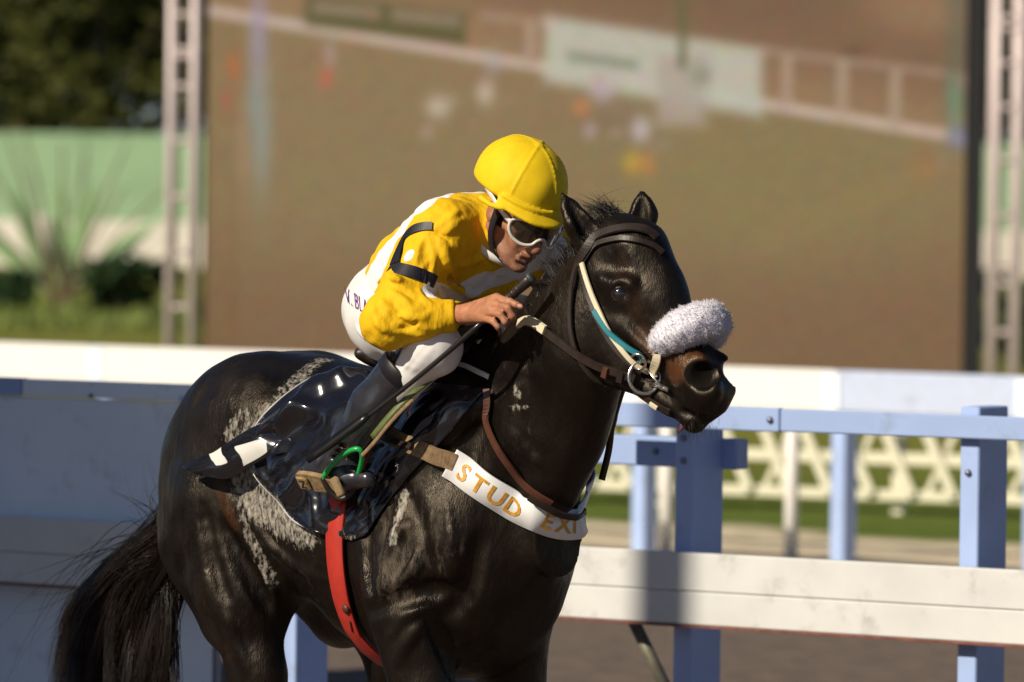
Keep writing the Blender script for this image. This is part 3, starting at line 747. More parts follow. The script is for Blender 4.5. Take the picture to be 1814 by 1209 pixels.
    G.ell(B(1243, 682, 0), [.070, .058, .062], .04, HAX)                            # muzzle
    G.ell(B(1257, 706, 0), [.044, .050, .042], .04, HAX)                            # upper lip
    both(lambda p: G.ell(p, [.060, .024, .052], .03, HAX), (1234, 666, -.044))       # nostril flare
    G.ell(B(1256, 694, -.045), [.032, .022, .034], .03, HAX)
    both(lambda p: G.ell(p, [.052, .03, .040], .03, HAX), (1098, 508, -.074))        # orbit
    both(lambda a, b: G.cap_(a, b, .012, .010, .03), (1076, 492, -.088), (1116, 504, -.092))
    both(lambda a, b: G.cap_(a, b, .014, .010, .025), (1102, 575, -.078), (1158, 632, -.066))  # facial crest
    both(lambda p: G.ell(p, [.04, .016, .035], .03, HAX, 'sub'), (1082, 462, -.098))  # temple hollow
    both(lambda p: G.ell(p, [.026, .016, .020], .008, HAX, 'sub'), (1099, 520, -.108))  # eye opening
    both(lambda p: G.ell(p, [.040, .070, .034], .012, HAX, 'sub'), (1236, 664, -.082))    # nostril
    both(lambda p: G.ell(p, [.016, .022, .014], .01, HAX, 'sub'), (1250, 675, -.055))
    both(lambda a, b: G.cap_(a, b, .004, .005, .008, mode='sub'), (1168, 692, -.066), (1205, 722, -.06))   # mouth
    both(lambda a, b: G.cap_(a, b, .005, .006, .008, mode='sub'), (1205, 722, -.06), (1262, 742, -.04))
    # ears
    for base, mid, tip, out in (((1044, 432, -.062), (1024, 396, -.085), (993, 338, -.10), -1), ((1128, 420, .06), (1140, 380, .075), (1137, 341, .08), 1)):
        a, m, t = B(*base), B(*mid), B(*tip)
        nrm = HM @ (np.array([.8, -.5, .2]) if out < 0 else np.array([.55, -.8, .1]))
        G.cap_(a, m, .040, .034, .02, n=nrm, f=.7); G.cap_(m, m + (t - m) * .45, .034, .023, .012, n=nrm, f=.6); G.cap_(m + (t - m) * .45, t, .023, .003 if out < 0 else .008, .01, n=nrm, f=.6)
        nn = nrm / np.linalg.norm(nrm)
        G.cap_(a + (m - a) * .5 + nn * .028, m + (t - m) * .55 + nn * .016, .022, .009, .01, mode='sub')
    # skin folds, veins and the grooves between muscles
    def ridge(pts, r, mode='add', k=.02, deep=.5):
        p, n = G.hit(pts); p = catmull(p + n * (r * deep * (-1 if mode == 'add' else .9)), 4); R = r * np.sin(np.linspace(.3, math.pi - .2, len(p)))
        for i in range(len(p) - 1): G.cap_(p[i], p[i + 1], R[i], R[i + 1], k, mode=mode)
    ridge([(1176, 690), (1194, 712), (1218, 732), (1246, 742), (1278, 738)], .011, 'sub', .012, .2)
    ridge([(1212, 712), (1232, 726), (1250, 730)], .006, k=.01); ridge([(1190, 700), (1204, 716), (1220, 724)], .006, k=.01)
    for x in range(7): ridge([(776 + 13 * x, 800 - 10 * x), (790 + 12 * x, 752 - 8 * x), (806 + 9 * x, 716 - 5 * x)], .009)
    for pts, r in (([(676, 1000), (700, 950), (735, 925)], .012), ([(735, 1010), (755, 950), (770, 900)], .013), ([(700, 1050), (735, 1000), (752, 960)], .010), ([(790, 1030), (800, 960), (790, 890)], .012), ([(690, 1130), (730, 1085), (770, 1075)], .014), ([(700, 1180), (725, 1130), (748, 1105)], .012),
                   ([(440, 870), (455, 930), (500, 985)], .012), ([(410, 880), (425, 950), (470, 1030), (490, 1090)], .013), ([(470, 960), (520, 1000), (580, 1030)], .010), ([(400, 1090), (420, 1140), (440, 1190)], .012), ([(560, 1000), (540, 1060)], .010), ([(900, 760), (960, 830)], .014), ([(930, 640), (905, 720)], .012)):
        ridge(pts, r)
    for pts, r in (([(655, 1085), (700, 1062), (770, 1045), (830, 1060)], .016), ([(850, 950), (835, 1020), (800, 1090)], .018), ([(765, 1110), (790, 1150), (800, 1200)], .016), ([(655, 900), (650, 980), (660, 1060)], .014), ([(720, 870), (745, 940), (740, 1000)], .010), ([(395, 930), (440, 1010), (475, 1080)], .014), ([(360, 900), (380, 1000), (400, 1060)], .012), ([(940, 600), (905, 660), (880, 700)], .016)):
        ridge(pts, r, 'sub', .03)
    return G
HG = build_horse_grid()

def coat_material():
    m = mat('dark_bay_coat', (.0055, .0036, .0028), .40, spec=.36, var=.35, scale=5)
    nt = m.node_tree; N = nt.nodes; L = nt.links; b = N['Principled BSDF']
    tc = N.new('ShaderNodeTexCoord')
    def nz(sc, det, st=(1, 1, 1), rot=(0, 0, 0), rough=.5):
        mp = N.new('ShaderNodeMapping'); mp.inputs['Scale'].default_value = st; mp.inputs['Rotation'].default_value = rot; L.new(tc.outputs['Object'], mp.inputs[0])
        n = N.new('ShaderNodeTexNoise'); n.inputs['Scale'].default_value = sc; n.inputs['Detail'].default_value = det; n.inputs['Roughness'].default_value = rough; L.new(mp.outputs[0], n.inputs['Vector']); return n
    a = nz(9, 3, (1, 1, .55), (0, .3, .8)); c = nz(34, 4, (1, 1, .5), (0, .3, .8), .6); d = nz(300, 3, (1, 1, .2), (0, .35, .9))
    def bump(src, s, dist, prev=None):
        bp = N.new('ShaderNodeBump'); bp.inputs['Strength'].default_value = s; bp.inputs['Distance'].default_value = dist; L.new(src, bp.inputs['Height'])
        if prev: L.new(prev, bp.inputs['Normal'])
        return bp.outputs[0]
    n1 = bump(a.outputs['Fac'], .5, .03); n2 = bump(c.outputs['Fac'], .32, .007, n1); n3 = bump(d.outputs['Fac'], .85, .0018, n2)
    L.new(n3, b.inputs['Normal'])
    r = nz(14, 5, (1, 1, .6), (0, .3, .8)); mr = N.new('ShaderNodeMapRange'); mr.inputs['From Min'].default_value = .35; mr.inputs['From Max'].default_value = .68
    mr.inputs['To Min'].default_value = .30; mr.inputs['To Max'].default_value = .56; L.new(r.outputs['Fac'], mr.inputs['Value']); L.new(mr.outputs[0], b.inputs['Roughness'])
    return m
M_coat = coat_material(); M_coat.node_tree.nodes['Principled BSDF'].inputs['Specular Tint'].default_value = (1, .84, .68, 1)
attr_mix(M_coat, 'tan', (.075, .028, .011), .15, 1.1, (40, .5, (1, 1, 1)))
attr_mix(M_coat, 'dust', (.095, .072, .053), .72, 1.6, (48, 2.6, (1, 1, .4)), .6)
attr_mix(M_coat, 'foam', (.47, .43, .37), .46, 1.4, (95, 3.0, (1, 1, .55)), .9)
attr_mix(M_coat, 'pink', (.42, .09, .06), .3, .9)
attr_mix(M_coat, 'pit', (.001, .0008, .0008), .2, .8, None, 1.)

def build_horse():
    root = empty('horse', BF.w([-.3, 0, 0]), 'dark bay racehorse galloping, with rider, white noseband and black saddle cloth', 'horse')
    V, Q = HG.mesh(); n = HG.normal(V)
    hd = V[:, 0] > .45
    V = V + n * ((vnoise(V, 3.2, 5) * .0035 + vnoise(V, 9, 6) * .0012) * np.where(hd, .25, 1))[:, None]
    P = lambda pts: HG.hit(pts)[0]
    front = 1.0 * (V[:, 1] < .12)
    def mask(lines):
        o = np.zeros(len(V))
        for pts, w, a in lines: o = np.maximum(o, a * (1 - sstep(.35, 1., dist_poly(V, P(pts)) / w)))
        return o * front
    foam = mask([([(575, 640), (540, 660), (500, 705), (470, 735), (440, 762), (415, 795)], .042, .7), ([(430, 740), (410, 770)], .045, .6),
        ([(440, 800), (430, 850), (455, 895), (500, 930), (545, 945)], .065, .85), ([(470, 850), (520, 925)], .06, .8), ([(430, 870), (440, 940), (480, 1030)], .028, .66),
        ([(719, 876), (706, 915), (695, 958)], .022, .95), ([(909, 684), (918, 700)], .016, .8), ([(905, 720), (935, 722)], .012, .7), ([(965, 480), (955, 520)], .02, .4),
        ([(560, 905), (600, 920)], .05, .7), ([(700, 690), (715, 720)], .03, .4)])
    dust = mask([([(700, 870), (690, 950), (700, 1030)], .14, .8), ([(770, 850), (790, 1000)], .13, .66), ([(860, 600), (800, 610)], .07, .75), ([(480, 960), (540, 1040)], .12, .5), ([(930, 640), (920, 760)], .09, .55),
        ([(430, 860), (400, 960), (430, 1080)], .10, .55), ([(380, 880), (350, 1000)], .1, .3), ([(840, 780), (820, 860)], .1, .5)])
    tan = np.maximum(mask([([(1195, 655), (1225, 640)], .055, .95), ([(1140, 600), (1180, 630)], .05, .5), ([(390, 860), (415, 930)], .028, .55), ([(350, 1050), (400, 1150)], .07, .2), ([(1105, 470), (1130, 560)], .05, .25)]), 0)
    nc = h2b(h_(1237, 664, -.046)); pk = h2b(h_(1260, 668, -.055))
    pit = (1 - sstep(.032, .042, np.linalg.norm((V - nc) , axis=1))); pink = 1 - sstep(.006, .013, np.linalg.norm(V - pk, axis=1))
    body = mesh_obj('body', BF.w(V), Q, M_coat, root, cols={'foam': foam, 'dust': dust, 'tan': tan, 'pit': pit, 'pink': pink})
    # eyes
    M_eye = mat('eye_dark', (.008, .005, .004), .06, spec=.8, var=.1, coat=1.)
    for s in (1, -1):
        c = BF.w(h2b(h_(1100, 521, -.083) * [1, s, 1])); bm = bmesh.new(); bmesh.ops.create_uvsphere(bm, u_segments=20, v_segments=14, radius=.026)
        vv = np.array([v.co[:] for v in bm.verts]) + c; ff = [[v.index for v in f.verts] for f in bm.faces]; bm.free()
        mesh_obj('eye', vv, ff, M_eye, root)
    # hair
    M_hair = mat('black_hair', (.009, .007, .007), .42, spec=.5, var=.3, scale=15)
    M_tailm = mat('tail_hair', (.013, .008, .006), .42, spec=.5, var=.5, scale=10)
    def strands(paths, r0, nseg=3):
        VV = []; FF = []; n0 = 0
        for Pp in paths:
            m = len(Pp); rr = r0 * np.r_[np.linspace(1, .9, m // 2), np.linspace(.9, .15, m - m // 2)]
            v, f = tube(Pp, rr, nseg, caps=False); VV.append(v); FF.append(np.array(f) + n0); n0 += len(v)
        return np.concatenate(VV), np.concatenate(FF)
    def bez(a, b, c, d, n=12):
        t = np.linspace(0, 1, n)[:, None]; return a * (1 - t) ** 3 + 3 * b * t * (1 - t) ** 2 + 3 * c * t * t * (1 - t) + d * t ** 3
    r = np.random.default_rng(3)
    # tail: dock then a plume streaming back and down
    root_p = np.array([-1.14, 0, 1.30]); tail_c = [b_(322, 985, 0.), b_(255, 990, 0.02)]
    dock = catmull([root_p + [.08, 0, .05], (root_p + tail_c[0]) / 2 + [0, 0, .06], tail_c[0], tail_c[1]], 8)
    paths = []
    for c in range(150):
        k = r.integers(5, len(dock)); a = dock[k] + r.normal(size=3) * [.015, .03, .018]
        q = r.uniform(0, 1)                                     # from the high left sweep (0) to the inner right edge (1)
        e = b_(112 + 172 * q + r.normal() * 12, 1340 + r.normal() * 60 - 70 * (1 - q), r.normal() * .05)
        m1 = b_(262 + 40 * q + r.normal() * 10, 968 + 52 * q + r.normal() * 9, r.normal() * .05)
        m2 = b_(86 + 210 * q + r.normal() * 14, 1022 + 100 * q + r.normal() * 16, r.normal() * .06)
        g = bez(a, m1, m2, e, 16); tt = np.linspace(0, 1, 16)[:, None]
        ph, am = r.uniform(0, 6.28), r.uniform(.004, .014)
        g = g + am * tt * np.stack([np.sin(tt[:, 0] * 9 + ph), np.cos(tt[:, 0] * 8 + ph), 0 * tt[:, 0]], 1)
        sp = r.uniform(.006, .018)
        for j in range(32):
            off = r.normal(size=3) * sp; tw = r.normal(size=3) * .012
            paths.append(BF.w(g + off * (1.15 - .8 * tt) + tw * tt * tt * r.uniform(.2, 1.6)))
    for i in range(16):                                         # flyaways
        a = dock[r.integers(8, len(dock))] + r.normal(size=3) * .015
        m1 = b_(230 + r.normal() * 40, 930 + r.normal() * 40, r.normal() * .05); m2 = b_(110 + r.normal() * 40, 1020 + r.normal() * 60, r.normal() * .05); e = b_(70 + r.normal() * 50, 1130 + r.normal() * 70, r.normal() * .06)
        paths.append(BF.w(bez(a, m1, m2, e)))
    for i in range(26):                                         # short hairs lifting over the dock
        a = b_(300 + r.normal() * 12, 960 + r.normal() * 10, -.02); m1 = b_(275 + r.normal() * 20, 900 + r.normal() * 20, 0); e = b_(255 + r.normal() * 40, 870 + r.normal() * 35, 0)
        paths.append(BF.w(bez(a, (a + m1) / 2, m1, e, 8)))
    v, f = strands(paths, .0013); mesh_obj('tail', v, f, M_tailm, root)
    # mane along the crest, blown back and over the far side
    crest = HG.hit([(1060, 405), (1030, 440), (1005, 465), (985, 492), (965, 518), (948, 545), (936, 562), (915, 585), (880, 588), (845, 586)])[0] + [0, .02, 0]
    cr = catmull(crest, 10); paths = []
    for c in range(110):
        k = r.integers(0, len(cr)); a0 = cr[k] + r.normal(size=3) * [.004, .008, .004]
        L0 = r.uniform(.045, .10) * (1.1 if k < 45 else .75); d = np.array([-.75, .12 + r.normal() * .3, .45 + r.normal() * .3]); d /= np.linalg.norm(d)
        for j in range(22):
            a = a0 + r.normal(size=3) * .007; L_ = L0 * r.uniform(.6, 1.15)
            e = a0 + d * L_ + [0, .025, -.012] + r.normal(size=3) * .004
            paths.append(BF.w(bez(a, a + d * L_ * .35 + [0, 0, .010], a + d * L_ * .75, e, 7)))
    v, f = strands(paths, .0008); mesh_obj('mane', v, f, M_hair, root)
    paths = []
    c0 = h2b(h_(1098, 398, 0.))
    for i in range(260):
        a = c0 + r.normal(size=3) * [.012, .018, .008]
        m1 = h2b(h_(1085 + r.normal() * 10, 375 + r.normal() * 6, r.normal() * .02)); e = h2b(h_(1058 + r.normal() * 20, 366 + r.normal() * 13, r.normal() * .03))
        paths.append(BF.w(bez(a, (a + m1) / 2 + [0, 0, .01], m1, e, 8)))
    for i in range(14):
        a = c0 + r.normal(size=3) * .012; m1 = h2b(h_(1060 + r.normal() * 15, 372, 0)); m2 = h2b(h_(1035 + r.normal() * 25, 360 + r.normal() * 20, 0)); e = h2b(h_(1075 + r.normal() * 45, 372 + r.normal() * 16, 0))
        paths.append(BF.w(bez(a, m1, m2, e, 12)))
    v, f = strands(paths, .0009); mesh_obj('forelock', v, f, M_hair, root)
    paths = []
    for i in range(34):
        a = HG.hit([(1200 + r.uniform(0, 80), 742 + r.normal() * 10 + 6)])[0][0]; dd = np.array([.3 + r.normal() * .4, -.5 + r.normal() * .4, -1 + r.normal() * .3]); dd /= np.linalg.norm(dd); l_ = r.uniform(.012, .04)
        paths.append(BF.w(bez(a, a + dd * l_ * .3, a + dd * l_ * .7 + [0, 0, -.002], a + dd * l_ + [0, 0, -.006], 6)))
    v, f = strands(paths, .0005); mesh_obj('whiskers', v, f, M_hair, root)
    # tongue tip under the lip
    M_tongue = mat('tongue', (.16, .07, .09), .3, var=.2)
    tp = [h2b(h_(1212, 742, -.02)), h2b(h_(1210, 755, -.022)), h2b(h_(1202, 767, -.025))]
    mesh_obj('tongue', *tube(BF.w(np.array(tp)), [.010, .008, .002], 8), M_tongue, root)
    return root
HORSE = build_horse()

# ================================================================== RIDER
def head_frame():
    y, p, r = math.radians(58), math.radians(34), math.radians(7)
    f = np.array([math.cos(y) * math.cos(p), -math.sin(y) * math.cos(p), -math.sin(p)]); l = np.array([math.sin(y), math.cos(y), 0])
    u = np.cross(f, l); l2 = l * math.cos(r) - u * math.sin(r); u2 = np.cross(f, l2)
    M = np.stack([f, l2, u2], 1)
    o = atY(951, 417, 13.6) - M @ np.array([.098, 0, -.012])
    return o, M
JO, JM = head_frame()
JMb = BF.M.T @ JM
def j_(x, y, z): return BF.l(JO + JM @ np.array([x, y, z]))
SH_R, EL_R, WR_R = b_(784, 412, -.21), b_(684, 572, -.40), b_(806, 559, -.275)
SH_L, EL_L, WR_L = b_(972, 428, .13), b_(1000, 545, .22), b_(915, 592, .03)
KN_R, AN_R = b_(768, 616, -.285), b_(597, 812, -.362)
HIP_R = b_(700, 560, -.10)
KN_L = KN_R * [1, -1, 1] + [0, -.02, 0]; AN_L = AN_R * [1, -1, 1]; HIP_L = HIP_R * [1, -1, 1]

def build_body_grid():
    G = Grid([-.46, -.46, 1.22], [.52, .44, 2.32], .0042, BF, cap=.1)
    J = lambda *p: j_(*p)
    c = lambda a, b, ra, rb, k=.015, **kw: G.cap_(a, b, ra, rb, k, **kw)
    # head
    G.ell(J(-.012, 0, .045), [.098, .077, .098], .03, JMb)
    G.ell(J(.030, 0, -.035), [.068, .062, .085], .03, JMb)
    for s in (-1, 1):
        c(J(-.005, s * .056, -.058), J(.066, s * .016, -.112), .020, .020, .03)          # jaw line
        G.ell(J(.064, s * .043, -.028), [.026, .024, .018], .02, JMb)                     # cheekbone
        c(J(.092, s * .012, .020), J(.066, s * .055, .018), .013, .011, .02)              # brow
        G.ell(J(.100, s * .030, -.005), [.020, .020, .014], .012, JMb, 'sub')             # socket
        G.ell(J(.074, s * .031, -.004), [.014, .013, .012], .004, JMb)                    # eyeball under lid
        G.ell(J(.108, s * .0135, -.050), [.012, .0085, .0095], .008, JMb)                 # nostril wing
        G.ell(J(.110, s * .009, -.058), [.006, .004, .004], .004, JMb, 'sub')
        c(J(.101, s * .021, -.048), J(.088, s * .036, -.080), .0042, .005, .010, mode='sub'); c(J(.088, s * .046, -.060), J(.074, s * .050, -.085), .003, .003, .010, mode='sub')  # cheek fold
        G.ell(J(.050, s * .052, -.068), [.022, .010, .022], .025, JMb, 'sub')             # hollow cheek
        G.ell(J(-.008, s * .079, -.016), [.021, .010, .033], .008, JMb)                   # ear
        G.ell(J(.000, s * .090, -.012), [.010, .006, .018], .006, JMb, 'sub')
    c(J(.092, 0, .008), J(.119, 0, -.038), .0105, .0135, .014)                            # nose
    G.ell(J(.118, 0, -.043), [.0145, .0135, .0125], .01, JMb)
    c(J(.101, -.020, -.073), J(.106, 0, -.071), .0068, .0085, .01); c(J(.106, 0, -.071), J(.101, .020, -.073), .0085, .0068, .01)
    c(J(.097, -.017, -.089), J(.102, 0, -.090), .007, .009, .01); c(J(.102, 0, -.090), J(.097, .017, -.089), .009, .007, .01)
    c(J(.110, -.021, -.080), J(.116, 0, -.080), .0028, .004, .004, mode='sub'); c(J(.116, 0, -.080), J(.110, .021, -.080), .004, .0028, .004, mode='sub')
    G.ell(J(.090, 0, -.114), [.018, .022, .017], .015, JMb)                               # chin
    G.ell(J(.100, 0, -.101), [.010, .018, .005], .012, JMb, 'sub')
    # neck, trunk, limbs (all of it clothed from here on)
    c(J(-.03, 0, -.07), b_(856, 428, -.06), .054, .060, .03)
    T = [b_(705, 552, -.02), b_(760, 490, -.04), b_(825, 440, -.055)]
    G.chain(T, [.11, .115, .125], .04, n=[0, 1, 0], f=1.15)
    for S, E, W in ((SH_R, EL_R, WR_R), (SH_L, EL_L, WR_L)):
        c(T[2], S, .09, .055, .04); c(S, E, .050, .038, .02); c(E, W, .038, .026, .015)
    for H, K, A in ((HIP_R, KN_R, AN_R), (HIP_L, KN_L, AN_L)):
        c(H, K, .085, .055, .03); c(K, A, .050, .030, .02)
    # right hand: palm, four unequal fingers, thumb under the whip
    kn = [b_(880, 528, -.262), b_(877, 540, -.276), b_(868, 553, -.283), b_(857, 564, -.283)]
    for k in kn: c(WR_R, k, .019, .0125, .012)
    F = [[kn[0], b_(903, 535, -.258), b_(914, 540, -.252), b_(923, 544, -.246)],
         [kn[1], b_(900, 546, -.278), b_(908, 560, -.268), b_(909, 572, -.256)],
         [kn[2], b_(886, 557, -.288), b_(895, 570, -.282), b_(899, 580, -.270)],
         [kn[3], b_(874, 570, -.288), b_(882, 580, -.284), b_(886, 588, -.274)]]
    for q, rr in zip(F, ((.0105, .0095, .0085, .0070), (.0108, .0098, .0088, .0072), (.0102, .0092, .0083, .0070), (.0092, .0082, .0074, .0062))):
        for i in range(3): c(q[i], q[i + 1], rr[i], rr[i + 1], .004)
    th = [b_(828, 566, -.252), b_(856, 566, -.236), b_(878, 552, -.230), b_(893, 541, -.232)]
    for i, (ra, rb) in enumerate(((.016, .012), (.012, .0105), (.0105, .008))): c(th[i], th[i + 1], ra, rb, .006)
    # left hand closed on the reins
    for k in range(4):
        z = np.array([0, .0, -.016 * k]); a = WR_L + z + [.03, -.03, .03]
        c(WR_L, a, .02, .012, .01); c(a, a + [.02, -.03, -.008], .010, .009, .004); c(a + [.02, -.03, -.008], a + [-.005, -.045, -.02], .009, .008, .004)
    c(WR_L, WR_L + [.02, -.045, .04], .014, .010, .008)
    return G
M_skin = mat('weathered_skin', (.43, .185, .10), .5, spec=.4, var=.24, scale=45, bump=.6, bscale=130, bdist=.002, sss=.08)
attr_mix(M_skin, 'lip', (.30, .085, .065), .3, .9)
attr_mix(M_skin, 'stubble', (.16, .085, .06), .3, 1.0, (500, .6, (1, 1, 1)))
attr_mix(M_skin, 'hair', (.012, .009, .008), .4, .6)
attr_mix(M_skin, 'nail', (.62, .36, .28), .4, .7)
attr_mix(M_skin, 'soil_shade', (.10, .05, .035), .2, 1.0, (120, .8, (1, 1, 1)))  # fingertip shade painted into the skin colour

RIDER = empty('person', BF.w([-.25, 0, 1.62]), 'jockey in yellow and white silks and yellow cap crouching over the horse', 'person')
def build_body():
    G = build_body_grid(); V, Q = G.mesh()
    L = (BF.w(V) - JO) @ JM
    lip = 1 - sstep(.6, 1.3, np.sqrt(((L[:, 0] - .104) / .016) ** 2 + (L[:, 1] / .024) ** 2 + ((L[:, 2] + .081) / .017) ** 2))
    st = sstep(-.035, -.07, L[:, 2]) * sstep(.0, .05, L[:, 0]) * (np.abs(L[:, 1]) < .09) * (L[:, 2] > -.15) * .7
    hair = ((L[:, 2] > .0) & (L[:, 0] < .03) & (np.abs(L[:, 1]) < .12) | ((L[:, 2] > -.07) & (L[:, 0] < -.035) & (L[:, 2] < .2) & (np.abs(L[:, 1]) < .1))) * 1.
    hair *= np.linalg.norm(L - [-.01, 0, .03], axis=1) < .125
    hair = np.maximum(hair, 1. * ((L[:, 0] > .012) & (L[:, 0] < .030) & (L[:, 2] > -.045) & (np.abs(L[:, 1]) > .05) & (np.abs(L[:, 1]) < .09)))
    nail = np.zeros(len(V)); soil_shade = np.zeros(len(V))  # soil_shade here: mask for the painted fingertip shade
    for p, dv in ((b_(923, 544, -.246), [.004, -.006, .004]),): nail = np.maximum(nail, 1. * (np.linalg.norm(V - (p + dv), axis=1) < .0062))
    for p in (b_(909, 570, -.256), b_(898, 578, -.270), b_(886, 586, -.274)): soil_shade = np.maximum(soil_shade, 1 - sstep(.008, .03, np.linalg.norm(V - p, axis=1)))  # mask darkens the curled fingertips for their shade
    mesh_obj('body', BF.w(V), Q, M_skin, RIDER, cols={'lip': lip, 'stubble': st, 'hair': hair, 'nail': nail, 'soil_shade': soil_shade})
    return G
BG = build_body()

# ---- silks
def build_jersey():
    G = Grid([-.42, -.52, 1.58], [.42, .36, 2.2], .005, BF, cap=.1)
    T = [b_(712, 545, -.02), b_(765, 492, -.04), b_(822, 447, -.055), b_(850, 425, -.06)]
    G.chain(T, [.125, .138, .146, .116], .05, n=[0, 1, 0], f=1.14)
    G.cap_(T[2], SH_R, .115, .082, .05); G.cap_(T[2], SH_L, .115, .076, .05)
    # sleeves: loose upper arm, slack at the elbow, gathered cuff
    G.cap_(SH_R, EL_R, .078, .062, .04); m = EL_R * .55 + WR_R * .45
    G.cap_(EL_R, m, .060, .056, .03); G.cap_(m, EL_R * .12 + WR_R * .88, .055, .042, .03)
    G.cap_(SH_L, EL_L, .075, .06, .04); G.cap_(EL_L, WR_L, .058, .04, .03)
    # collar stand
    nb, nt = b_(858, 424, -.06), j_(-.034, 0, -.105)
    G.cap_(nb, nt, .084, .070, .03); 
    # folds laid along sight lines
    def fold(pts, r=.008, deep=.004, k=.009, mode='add'):
        r = r * 1.15
        p, n = G.hit(pts); p = catmull(p - n * deep * (1 if mode == 'add' else -1), 4)
        R = r * np.sin(np.linspace(.25, math.pi - .15, len(p)))
        for i in range(len(p) - 1): G.cap_(p[i], p[i + 1], R[i], R[i + 1], k, mode=mode)
    for pts, r in (([(812, 374), (795, 388), (776, 404)], .010), ([(822, 388), (802, 400), (784, 416)], .010), ([(770, 415), (785, 445), (790, 480)], .012), ([(760, 420), (768, 455), (765, 490)], .009),
                   ([(748, 425), (738, 450), (735, 472)], .008), ([(800, 425), (840, 470)], .008), ([(772, 418), (810, 440), (825, 470)], .007), ([(700, 505), (730, 520), (762, 548)], .008), ([(690, 515), (715, 535), (735, 560)], .010), ([(676, 530), (690, 555), (715, 575)], .010),
                   ([(670, 555), (685, 580), (712, 590)], .009), ([(705, 560), (740, 565), (765, 552)], .006), ([(790, 470), (830, 468), (860, 455)], .009), ([(780, 500), (830, 520), (880, 515)], .010), ([(782, 525), (820, 545), (860, 540)], .008), ([(985, 430), (975, 460), (960, 490)], .009), ([(776, 440), (800, 470), (812, 500)], .008), ([(728, 445), (722, 470)], .007), ([(742, 512), (752, 530), (770, 545)], .007), ([(660, 545), (668, 575), (690, 594)], .008), ([(735, 575), (760, 585), (785, 580)], .006), ([(720, 590), (750, 594), (780, 588)], .006), ([(800, 535), (850, 545), (890, 530)], .007), ([(850, 440), (870, 475), (905, 492)], .008), ([(668, 500), (690, 490), (720, 500)], .007), ([(992, 445), (984, 480)], .008)):
        fold(pts, r)
    for pts, r in (([(705, 583), (725, 580), (740, 570)], .005), ([(690, 552), (706, 566), (728, 574)], .004), ([(768, 410), (800, 430)], .004), ([(764, 465), (750, 500)], .005)):
        fold(pts, r, .0, .008, 'sub')
    # ease of the cloth: slow waves
    return G
def build_silks():
    G = build_jersey()
    V, Q = G.mesh(); n = G.normal(V)
    V = V + n * (.0022 * vnoise(V * [1, 1, .7], 11, 21) + .0012 * vnoise(V, 26, 22))[:, None]
    # open the neck and the waist by leaving the body inside; colour masks
    H = lambda pts: G.hit(pts)[0]
    back = catmull(H([(838, 332), (790, 336), (748, 362), (712, 402), (684, 446), (658, 492), (642, 530)]), 4)
    wid = .036
    d = dist_poly(V, back); white = 1 - sstep(wid - .003, wid + .003, d)
    d2 = dist_poly(V, catmull(H([(765, 522), (800, 520), (850, 502), (900, 487), (945, 470), (985, 435)]), 4)); white = np.maximum(white, (1 - sstep(.029, .035, d2)) * (V[:, 0] > .02))
    pt = H([(724, 450)])[0]; white = np.maximum(white, 1 - sstep(.012, .016, np.linalg.norm((V - pt) * [1, 1, .55], axis=1)))
    m = mat('yellow_silk', (.80, .47, .010), .7, spec=.18, var=.05, scale=30, bump=.8, bscale=15, bdist=.02, stretch=(1., 1., .4))
    attr_mix(m, 'white', (.80, .78, .80), .4, .6)
    mesh_obj('jersey', BF.w(V), Q, m, RIDER, cols={'white': white})
    # elastic cuff
    ax = WR_R - EL_R; ax /= np.linalg.norm(ax); c = [WR_R - ax * .055, WR_R - ax * .048, WR_R - ax * .028, WR_R - ax * .006, WR_R + ax * .002, WR_R + ax * .0]
    mesh_obj('cuff', *tube(BF.w(np.array(c)), [.040, .0445, .0435, .041, .039, .030], 28), m, RIDER)
    Mb = mat('armband_black', (.010, .009, .016), .5, var=.2)
    def rib(name, pts, w, t, mm, off=.0035, par=RIDER):
        p, n = G.hit(pts); p = catmull(p + n * off, 6); n = G.normal(p); return mesh_obj(name, BF.w(ribbon(p, n, w, t)[0]), ribbon(p, n, w, t)[1], mm, par, False)
    rib('armband', [(692, 474), (712, 478), (735, 484), (755, 492), (770, 500)], .034, .0012, Mb)
    rib('armband', [(700, 468), (706, 448), (716, 424), (732, 408), (750, 402), (766, 401)], np.linspace(.032, .022, 31), .0012, Mb)
    # white stock at the neck
    Mw = mat('white_stock', (.8, .78, .75), .6, var=.03)
    a = BF.l(JO) ; up = (JMb @ np.array([.12, 0, 1.])); up /= np.linalg.norm(up)
    cc = j_(-.020, 0, -.122); e1 = JMb @ np.array([1., 0, -.12]); e1 /= np.linalg.norm(e1); e2 = JMb[:, 1]
    an = np.linspace(0, 2 * math.pi, 40, endpoint=False)
    ring = cc + .076 * (np.cos(an)[:, None] * e1 * 1.0 + np.sin(an)[:, None] * e2 * .95)
    nn = (ring - cc) / .074
    mesh_obj('collar', BF.w(ribbon(ring, nn, .020, .004, True)[0]), ribbon(ring, nn, .020, .004, True)[1], Mw, RIDER)
    return G
JG = build_silks()

